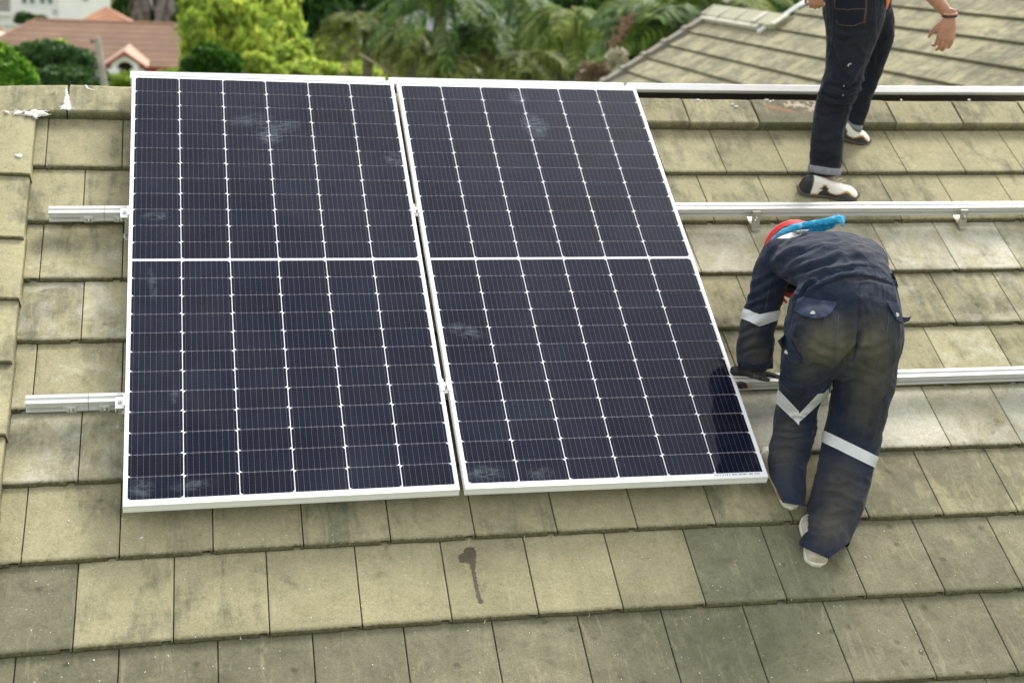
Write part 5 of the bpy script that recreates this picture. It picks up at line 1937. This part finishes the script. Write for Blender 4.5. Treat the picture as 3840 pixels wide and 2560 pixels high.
# body beneath, with head, neck and hands, one continuous skin
B = Body()
for c in (right_leg[:-1], left_leg[:-1], torso, arm_l, arm_r):
    B.chain([(p, a * .62, b * .62) for p, a, b in c], XR, 16, 3)
hc = q(1840, 608, .60)                        # head
B.chain([(q(1868, 590, .46), .065, .06), (q(1855, 595, .52), .058, .055), (hc, .06, .06)], XR, 16, 3)
B.ball(hc, 0.095, (.82, 1.05, .95)); B.ball(hc + Vector((-.01, .03, -.06)), 0.06)
fd_ = Vector((-.15, .25, -.95)).normalized()   # face looks at the rail
B.chain([(hc + fd_ * .07, .012, .02), (hc + fd_ * .115, .014, .012)], XR, 10, 2)       # nose
for s_ in (-1, 1): B.ball(hc + XR * s_ * .082 + Vector((0, 0, -.02)), 0.022, (.5, 1, 1))
wl, wr_ = q(1708, 856, .395), q(1912, 846, .43)
railx = Vector((1, 0, 0))
HL = dict(wrist=wl + Vector((-.01, .0, .006)), f=(1, .04, -.10), pn=(0, .2, -1), th=(0, -1, .1), size=1.0, curl=(.10, .08, .10, .14), spread=.0, thumb_curl=.15)
HR = dict(wrist=wr_, f=(-.28, -.10, -.93), pn=(.5, .8, -.2), th=(-.8, -.3, 0.2), size=.95, curl=(.5, .5, .6, .6), spread=.03)
for h in (HL, HR): hand(B, fat=.86, **h)
for h, t_ in ((right_leg, onRoof(1862 * D, 1200 * D, -H + .03)), (left_leg, onRoof(1772 * D, 1060 * D, -H + .03))):
    a = h[-1][0].lerp(h[-2][0], .7)
    B.chain([(a + Vector((0, .02, .05)), .026, .026), (a.lerp(t_, .15), .016, .016), (a.lerp(t_, .8), .012, .008)], XR, 12, 1)
bm_ = B.mesh('body', 0.006, 1)
link('body', bm_, MT_skin, wk, True)
for h, lab in ((HL, 'left'), (HR, 'right')):
    B = Body(); hand(B, fat=1.06, **h)
    gm = B.mesh('glove', 0.0032, 1)
    g = link('glove', gm, MT_glove, wk, True)
    V, F = [], []
    nv = len(gm.vertices)
    pn_ = Vector(h['pn']); 
    fdir = Vector(h['f']).normalized(); thd = Vector(h['th']).normalized()
    for v in gm.vertices:
        r = v.co - Vector(h['wrist'])
        a, b = r.dot(fdir), r.dot(thd)
        ka, kb = a / .0062, b / .0062
        if a > .03 and abs(ka - round(ka)) < .26 and abs(kb - round(kb)) < .26 and v.normal.dot(BACK) > -.2:
            u_, w_ = frame_axes(v.normal)
            bse = len(V)
            for k in range(5): V.append(v.co + v.normal * .0006 + (u_ * math.cos(k * 1.2566) + w_ * math.sin(k * 1.2566)) * .0013)
            F.append((bse, bse + 1, bse + 2, bse + 3, bse + 4))
    pydata('grip_dots', V, F, MT_dot, g)
# bare fingertip of the right glove and of the left thumb under the rail
for p in (q(1893, 886, .425), q(1721, 887, .40)):
    B = Body(); B.chain([(p + Vector((-.012, .004, .004)), .0065, .0065), (p, .0068, .0065), (p + Vector((.005, 0, -.002)), .005, .005)], Vector((0, 0, 1)), 12, 3)
    link('fingertip', B.mesh('fingertip', 0.002, 1), simple('finger_pink', (0.56, 0.22, 0.17), 0.5), wk, True)
# curled fingers of the left hand under the rail
B = Body()
for i, (x, y) in enumerate(((1690, 886), (1701, 888), (1711, 887))):
    p = q(x, y, .405)
    B.chain([(p + Vector((-.012, .03, .004)), .0105, .0105), (p + Vector((-.004, .005, .004)), .0115, .0115), (p + Vector((.006, -.004, -.001)), .009, .009)], Vector((0, 0, 1)), 12, 3)
link('glove', B.mesh('glove', 0.0032, 1), MT_glove, wk, True)

# tapes
band('reflective_tape', wm, [[((1706, 706), (1745, 722), -1), ((1706, 732), (1745, 749), 1), ((1745, 640), (1745, 820), -1)], [((1745, 722), (1784, 713), -1), ((1745, 749), (1779, 737), 1), ((1745, 640), (1745, 820), 1)]], q(1745, 726, .40), .108, MT_refl, wk)
band('reflective_tape', wm, [[((1784, 888), (1838, 946), -1), ((1783, 924), (1832, 972), 1), ((1835, 850), (1835, 1010), -1)], [((1838, 946), (1882, 898), -1), ((1832, 972), (1878, 928), 1), ((1835, 850), (1835, 1010), 1)]], q(1830, 935, .14), .165, MT_refl, wk)
band('reflective_tape', wm, [[((1880, 981), (2015, 1048), -1), ((1880, 1010), (2015, 1077), 1), ((1893, 940), (1878, 1080), 1)]], q(1950, 1030, .04), .19, MT_refl, wk)
patch2d('reflective_tape', [(1783, 548), (1800, 540), (1826, 531), (1838, 528), (1858, 527), (1850, 536), (1828, 544), (1812, 548)], bv, .003, MT_refl, wk, .001, 4)
# waistband and seams
def seam(pts, w=2.0, mat=None, off=.0028): patch2d('seam', strip(pts, w), bv, off, mat or MT_seam, wk, 0, 6)


patch2d('waistband', [(1862, 640), (1890, 628), (1925, 618), (1975, 612), (2020, 618), (2052, 628), (2060, 645), (2064, 660), (2030, 640), (1980, 632), (1935, 637), (1895, 650), (1872, 662)], bv, .0028, MT_navy, wk, .001, 5)
seam([(1862, 641), (1890, 629), (1925, 619), (1975, 613), (2020, 619), (2052, 629)]); seam([(1872, 662), (1895, 650), (1935, 637), (1980, 632), (2030, 640), (2064, 660)], off=.005)
seam([(1975, 640), (1975, 700), (1973, 735)], 1.2); seam([(1973, 735), (1970, 780), (1964, 815), (1958, 830)], 5, MT_navy_hi, .002); seam([(1976, 735), (1973, 780), (1966, 815)], 1, MT_stitch, .004)
seam([(1752, 575), (1775, 580), (1798, 600), (1808, 640)], 1.2)
seam([(1926, 725), (1920, 800), (1918, 830)], 1.6, MT_stitch); seam([(1920, 725), (1914, 800), (1912, 828)], 1.0, MT_stitch); seam([(1838, 790), (1870, 812), (1918, 830)], 1.0, MT_stitch)
seam([(2042, 720), (2036, 780), (2016, 842)], 1.2, MT_stitch); seam([(2016, 842), (2040, 855), (2058, 870)], 1.0, MT_stitch)
seam([(1770, 640), (1762, 690), (1755, 730)], .8, MT_stitch)
seam([(1700, 836), (1735, 842), (1768, 838)], 1.2, MT_seam, .002)
seam([(1845, 880), (1850, 900), (1830, 920)], 1.0, MT_seam)


# pocket flaps standing off the cloth
def flap(poly, bt=None, fall=None, off=.010, bulge=None):
    o = patch2d('pocket_flap', poly, bv, off, MT_navy_hi, wk, .0025, 4, fall, bulge)
    if bt:
        p = q(*bt); hit = bv.ray_cast(CAM, (p - CAM).normalized())[0]
        c = (hit if hit is not None and abs(hit.y - bt[2]) < .2 else p) + (CAM - p).normalized() * (off + .0035 + (bulge(bt[0], bt[1]) if bulge else 0))
        b2 = bmesh.new()
        dr = (CAM - p + Vector((0, 0, .6))).normalized()
        rot_lathe(b2, [(.0082, 0), (.0082, .0016), (.0060, .0026), (.0050, .0018)], c, dr, 16)
        obj('button', b2, simple('button_metal', (0.66, 0.64, 0.58), 0.35, 0.5), o)
    return o


flap([(1831, 686), (1846, 682), (1873, 688), (1919, 694), (1921, 701), (1907, 722), (1896, 729), (1878, 732), (1860, 730), (1840, 724), (1823, 713), (1827, 700)], (1867, 719, -.1), -.1, .008, lambda x, y: .010 * max(0, (y - 700) / 30))
flap([(2035, 690), (2052, 694), (2066, 700), (2069, 716), (2073, 728), (2085, 729), (2094, 726), (2088, 737), (2074, 742), (2060, 736), (2046, 712)], (2060, 723, -.08), -.06, .006)
flap([(1786, 783), (1806, 764), (1816, 780), (1826, 800), (1842, 822), (1838, 834), (1822, 838), (1812, 828), (1800, 808)], (1807, 808, -.0), .02, .006)
flap([(2036, 906), (2042, 912), (2049, 919), (2040, 924), (2028, 921)], None, .05, .002)
# cuff flap and button
b2 = bmesh.new(); p = q(1765, 835, .36); rot_lathe(b2, [(.0075, 0), (.0075, .002), (.004, .003)], p, CAM - p, 14)
obj('button', b2, simple('button_brass', (0.45, 0.36, 0.22), 0.35, 0.8), wk)
patch2d('cuff', [(1694, 826), (1730, 838), (1768, 832), (1771, 800), (1775, 800), (1776, 846), (1740, 851), (1715, 848), (1695, 842)], bv, .003, MT_navy, wk, .001, 5, .38)

# helmet and blue cloth
ax = Vector((-.10, .90, -.30)).normalized()
hcen = q(1832, 596, .545)
bm = bmesh.new()
Rr = 0.151
rot_lathe(bm, [(Rr + .006, -.006), (Rr + .008, 0), (Rr + .004, .008), (Rr - .012, .016), (Rr - .020, .045), (Rr - .032, .080), (Rr - .062, .118), (.045, .138), (.0, .144)], hcen, ax, 40)
hel = obj('helmet', bm, MT_helmet, wk, True)
bm = bmesh.new()
rot_lathe(bm, [(Rr - .01, -.0075), (Rr - .03, -.008), (Rr - .04, .03), (.02, .05)], hcen, ax, 32)
obj('helmet_lining', bm, simple('lining', (0.03, 0.03, 0.03), 0.9), hel, True)
B = Body()
cl = [(1756, 592, .50, 9), (1766, 566, .50, 12), (1786, 543, .50, 15), (1814, 526, .49, 16), (1850, 517, .48, 16), (1882, 512, .47, 16), (1908, 507, .46, 18), (1926, 503, .45, 20), (1935, 505, .45, 18)]
B.chain([(q(x, y, Y), pxr(w * .9, q(x, y, Y)), pxr(w, q(x, y, Y))) for x, y, Y, w in cl], Vector((0, 1, 0)), 16, 4)
cl = [(1770, 592, .52, 26), (1792, 562, .52, 34), (1834, 536, .51, 34), (1880, 522, .50, 28), (1915, 513, .48, 20)]
B.chain([(q(x, y, Y), pxr(w * .5, q(x, y, Y)), pxr(w, q(x, y, Y))) for x, y, Y, w in cl], Vector((0, 1, 0)), 16, 4)
cl = [(1925, 502, .44, 18), (1934, 510, .43, 15), (1936, 519, .43, 7)]
B.chain([(q(x, y, Y), pxr(w * .6, q(x, y, Y)), pxr(w, q(x, y, Y))) for x, y, Y, w in cl], Vector((0, 1, 0)), 12, 4)
link('neck_cloth', B.mesh('neck_cloth', 0.0035, 1, lambda p, n: .0006 * math.sin(p.x * 60 + p.z * 300 + 5 * noise.noise(p * 16)) + .002 * noise.noise(p * 50)), MT_bluecl, wk, True)
# red strap seen under the chest
tube_b = bmesh.new(); tube(tube_b, [q(1797, 680, .45), q(1800, 688, .45), q(1806, 694, .46)], .006, 8); obj('strap', tube_b, MT_helmet, wk, True)

shoe(wk, onRoof(1872 * D, 1299 * D, -H + .004), onRoof(1862 * D, 1192 * D, -H + .008), UPn, .098, (MT_white, MT_whsole), sole_t=.022, collar=.058)
shoe(wk, onRoof(1819 * D, 1168 * D, -H + .008), onRoof(1758 * D, 1040 * D, -H + .014), UPn, .088, (MT_white, MT_whsole), sole_t=.022, collar=.060)

# ---- the walking worker
w2 = empty('person', onRoof(1895 * D, 440 * D, -H), 'walking worker in dark jeans, white sneakers and orange shirt near the ridge', 'person', 'roof workers')
MT_jean = cloth_material('dark_denim', (0.006, 0.008, 0.014), (0.011, 0.014, 0.023), (0.045, 0.047, 0.050), 1100, 0.4)
MT_gold = simple('gold_thread', (0.16, 0.09, 0.03), 0.7)
near = [L(1964, -38, 150, 1.56), L(1963, 0, 148, 1.56), L(1961, 45, 138, 1.54, .95), L(1953, 95, 112, 1.52, 1.0), L(1943, 150, 90, 1.50, 1.0), L(1932, 195, 88, 1.49, 1.0), L(1915, 240, 80, 1.49), L(1905, 290, 76, 1.48), L(1898, 345, 75, 1.475), L(1894, 388, 70, 1.47)]
farl = [L(1980, -35, 130, 1.70), L(1996, 20, 105, 1.72), L(2012, 62, 84, 1.74), L(2017, 98, 66, 1.75), L(2005, 140, 58, 1.76), L(1989, 190, 54, 1.77), L(1972, 240, 50, 1.78), L(1962, 278, 44, 1.78), L(1960, 286, 40, 1.78)]
hipc = q(1972, -30, 1.63)
lean = Vector((.30, .05, .95)).normalized()
trs = [(hipc - lean * .10, .13, .11), (hipc, .165, .13), (hipc + lean * .10, .155, .12)]
CR2 = [([(1905, 195), (1940, 205), (1990, 190)], .007, 6), ([(1890, 215), (1925, 228), (1975, 215)], .008, 6), ([(1885, 235), (1915, 248), (1955, 240)], .007, 5), ([(1905, 140), (1930, 170), (1965, 200)], .006, 7), ([(1905, 80), (1940, 95), (1995, 70)], .006, 8), ([(1880, 205), (1900, 222), (1930, 235)], .006, 5),
       ([(1900, 50), (1950, 75), (2000, 60)], .005, 7), ([(1870, 260), (1900, 268), (1940, 255)], .005, 6), ([(1865, 320), (1890, 335), (1925, 320)], .004, 8), ([(1862, 370), (1890, 378), (1925, 365)], .004, 7), ([(1912, 110), (1925, 150), (1950, 180)], .006, 8), ([(1990, 150), (1965, 190), (1940, 215)], .005, 7)]
B = Body()
B.chain(near, XR, 24, 4); B.chain(farl, XR, 24, 4); B.chain(trs, Vector((1, -.3, 0)), 24, 4)
jm = B.mesh('jeans', 0.0065, 2, folds(CR2, 0.0045, (14, 9, 10), .004))
D2 = [(1900, 300, 20, 60, .45), (1925, 210, 25, 25, .3), (1960, 130, 25, 50, .3), (1945, 60, 30, 20, .25), (1990, 40, 10, 50, .2)]


def dirt2(p):
    x, y = proj(p); s_ = 0.04
    for a in D2: s_ += a[4] * .5 * math.exp(-((x - a[0]) / a[2]) ** 2 - ((y - a[1]) / a[3]) ** 2)
    return min(s_, .6)


paint(jm, 'dirt', dirt2)
link('jeans', jm, MT_jean, w2, True)
bj = bvh_of(jm)


def st(pts, w=.9, mat=None): patch2d('stitching', strip(pts, w), bj, .0015, mat or MT_gold, w2, 0, 6)


st([(1917, -12), (1917, 18), (1925, 22), (1938, 21), (1946, 24), (1960, 21), (1986, 21)]); st([(1989, -20), (1988, 20), (1984, 51)]); st([(1984, 51), (1960, 60), (1928, 58), (1920, 48)]); st([(1992, -20), (1991, 20), (1986, 56)])
st([(2010, -10), (2013, 30), (2013, 90), (2011, 150)], .8, simple('side_seam', (0.06, 0.045, 0.03), .8))
patch2d('back_pocket', [(1918, -20), (1989, -20), (1987, 20), (1984, 52), (1958, 61), (1932, 60), (1922, 46), (1917, 20)], bj, .0008, MT_jean, w2, .0005, 5)
# white paint flecks
for x, y in ((1938, 198), (1950, 148), (1954, 147), (1948, 151), (1936, 219)):
    patch2d('paint_fleck', [(x - 1.6, y + 1), (x, y - 2.5), (x + 1.6, y - 1), (x + .5, y + 2)], bj, .0016, MT_mortar, w2, 0, 3)
# turn-ups
MT_cuff = simple('denim_inside', (0.20, 0.21, 0.22), 0.9, var=0.2, scale=60)
for c, drop in ((near, 14), (farl, 5)):
    p, a, b = c[-1]
    d = (c[-1][0] - c[-2][0]).normalized()
    bm = bmesh.new(); u = (XR - d * XR.dot(d)).normalized(); v_ = d.cross(u)
    R = []
    for h, g in ((-.012, 1.02), (-.010, 1.09), (.012, 1.10), (.022, 1.06), (.022, .95), (-.01, .9)):
        R.append([bm.verts.new(p + d * h + (u * math.cos(t_) * a + v_ * math.sin(t_) * b) * g + Vector((0, 0, -.006 * math.cos(t_)))) for t_ in (2 * math.pi * k / 32 for k in range(32))])
    for A_, B_ in zip(R, R[1:]):
        for k in range(32): bm.faces.new((A_[k], A_[(k + 1) % 32], B_[(k + 1) % 32], B_[k]))
    obj('turn_up', bm, [MT_cuff], w2, True)
# body under the clothes: legs, trunk, arms, hands, neck and head
SH = hipc + lean * .47
acr = Vector((.30, -.95, 0)).normalized()      # towards his right shoulder
B = Body()
B.chain([(p, a * .7, b * .7) for p, a, b in near], XR, 16, 3); B.chain([(p, a * .7, b * .7) for p, a, b in farl], XR, 16, 3)
B.chain([(hipc - lean * .05, .13, .10), (hipc + lean * .15, .12, .09), (hipc + lean * .35, .15, .10), (SH, .14, .08), (SH + lean * .05, .06, .055), (SH + lean * .12, .052, .052), (SH + lean * .17, .055, .06)], acr, 20, 4)
hd = SH + lean * .235 + Vector((.02, 0, 0))
B.ball(hd + Vector((0, 0, .01)), .098, (.98, .80, 1.12)); B.ball(hd + Vector((.035, .005, -.055)), .060, (1, .85, 1))
B.chain([(hd + Vector((.085, .01, .01)), .009, .011), (hd + Vector((.112, .012, -.025)), .013, .014)], Vector((0, 1, 0)), 10, 3)
B.chain([(hd + Vector((.08, -.022, -.055)), .006, .005), (hd + Vector((.084, .03, -.055)), .006, .005)], Vector((0, 0, 1)), 8, 3)
for s_ in (-1, 1):
    B.ball(hd + Vector((.005, s_ * .078, -.005)), .024, (.8, .4, 1.2)); B.ball(hd + Vector((.078, s_ * .03, .018)), .014)
wl2 = q(2181, 36, 1.72)
shl, shr = SH - acr * .17 - lean * .03, SH + acr * .17 - lean * .03
elb = (shl + wl2) / 2 + Vector((.03, .06, -.05)) 
B.chain([(shl, .055, .055), (shl.lerp(elb, .5), .046, .046), (elb, .038, .040), (elb.lerp(wl2, .4), .040, .037), (elb.lerp(wl2, .8), .031, .026), (wl2, .028, .021)], XR, 18, 4)
hand(B, wl2 + Vector((0, 0, -.012)), (-.06, .02, -1), (.10, 1, 0), (-1, .1, 0), 1.14, (.62, .50, .42, .38), 1.0, .012, .55)
wr2 = q(1872, -24, 1.46)
elr = (shr + wr2) / 2 + Vector((-.10, -.06, -.02))
B.chain([(shr, .055, .055), (shr.lerp(elr, .5), .046, .046), (elr, .038, .040), (elr.lerp(wr2, .5), .037, .034), (wr2, .028, .021)], XR, 18, 4)
hand(B, wr2, (.28, .3, -.8), (.6, .6, 0), (-.8, .6, 0), .85, (.7, .7, .7, .7))
for c in (near, farl):
    a = c[-1][0]; B.chain([(a, .030, .030), (a + Vector((0, 0, -.04)), .026, .028), (a + Vector((.04, 0, -.06)), .022, .014)], Vector((0, 1, 0)), 12, 3)
link('body', B.mesh('body', 0.0042, 1), MT_skin, w2, True)
B = Body()
B.chain([(hipc - lean * .06, .176, .142), (hipc + lean * .06, .172, .138), (hipc + lean * .2, .165, .128), (hipc + lean * .36, .18, .125), (SH, .165, .10), (SH + lean * .03, .08, .07)], acr, 24, 4)
for s0, e0 in ((shl, elb), (shr, elr)): B.chain([(s0 + (SH - s0) * .4, .075, .075), (s0, .073, .073), (s0.lerp(e0, .4), .066, .066), (s0.lerp(e0, .75), .066, .066)], XR, 20, 4)
B.chain([(q(2004, -35, 1.60), .05, .03), (q(2018, -10, 1.58), .045, .02), (q(2020, 1, 1.57), .040, .012)], XR, 14, 3)
link('shirt', B.mesh('shirt', 0.009, 3, folds([], .004, (9, 9, 9))), simple('orange_shirt', (0.80, 0.17, 0.03), 0.8, var=0.08), w2, True)
B = Body(); B.ball(hd + Vector((-.014, 0, .03)), .107, (.98, .82, 1.02)); 
link('hair', B.mesh('hair', .006, 1, lambda p, n: .004 * noise.noise(p * 40)), MT_hair, w2, True)
# bracelets
for off_, col, rr in ((.010, (0.72, 0.42, 0.28), .0042), (-.002, (0.025, 0.018, 0.015), .0048)):
    bm = bmesh.new()
    c_ = wl2 + Vector((0, 0, off_))
    for k in range(26):
        t_ = 2 * math.pi * k / 26
        bmesh.ops.create_icosphere(bm, subdivisions=2, radius=rr, matrix=Matrix.Translation(c_ + Vector((math.cos(t_) * .034, math.sin(t_) * .027, .004 * math.sin(t_) + .003 * math.cos(t_)))))
    obj('bracelet', bm, simple('bead', col, 0.5, var=.25, scale=120), w2, True)


def sneaker(t_, s_, h):
    """white with black heel and side panels edged in gold"""
    W, Bk, G_ = (.70, .68, .58), (.022, .022, .022), (.42, .24, .03)
    a = abs(s_)
    e = .0032
    # black heel
    if t_ < .15: return Bk
    if t_ < .17 and h > .02: return W
    # low wave along the side
    wave = .020 * math.exp(-((t_ - .42) / .12) ** 2) + .027 * math.exp(-((t_ - .74) / .16) ** 2)
    if .30 < t_ < .42: wave = max(wave, .052 - abs(t_ - .36) * .25)
    if a > .18:
        if h < .016 + wave - e * .3 and t_ < .92: return Bk
        if h < .016 + wave + e and t_ < .93: return G_
    return W


t = NT('sneaker'); a = t.attr('tone'); MT_snk = t.set(a.outputs['Color'], 0.45, 0, 0.4)
MT_snks = simple('sneaker_sole', (0.085, 0.075, 0.06), 0.8, var=.25)
s1 = shoe(w2, onRoof(1834 * D, 436 * D, -H + .020), onRoof(1966 * D, 452 * D, -H + .008), UPn, .098, (MT_snk, MT_snks), collar=.088, sole_t=.016, color_fn=sneaker)
hh = q(1922, 312, 1.78); tt = q(1992, 325, 1.80)
s2 = shoe(w2, hh + Vector((-.09, 0, .02)), tt, UPn, .098, (MT_snk, MT_snks), collar=.088, sole_t=.016, color_fn=sneaker)
# laces and heel loop
bm = bmesh.new()
for k in range(4):
    x = 1908 + k * 9; y = 400 + k * 5
    tube(bm, [q(x - 4, y + 5, 1.42), q(x + 2, y, 1.43), q(x + 9, y + 1, 1.46)], .0022, 6)
obj('laces', bm, MT_white, s1, True)
bm = bmesh.new(); tube(bm, [q(1842, 406, 1.47), q(1837, 399, 1.47), q(1843, 395, 1.47), q(1847, 402, 1.47)], .003, 6)
obj('heel_loop', bm, simple('loop_black', (0.02, 0.02, 0.02), .8), s1, True)
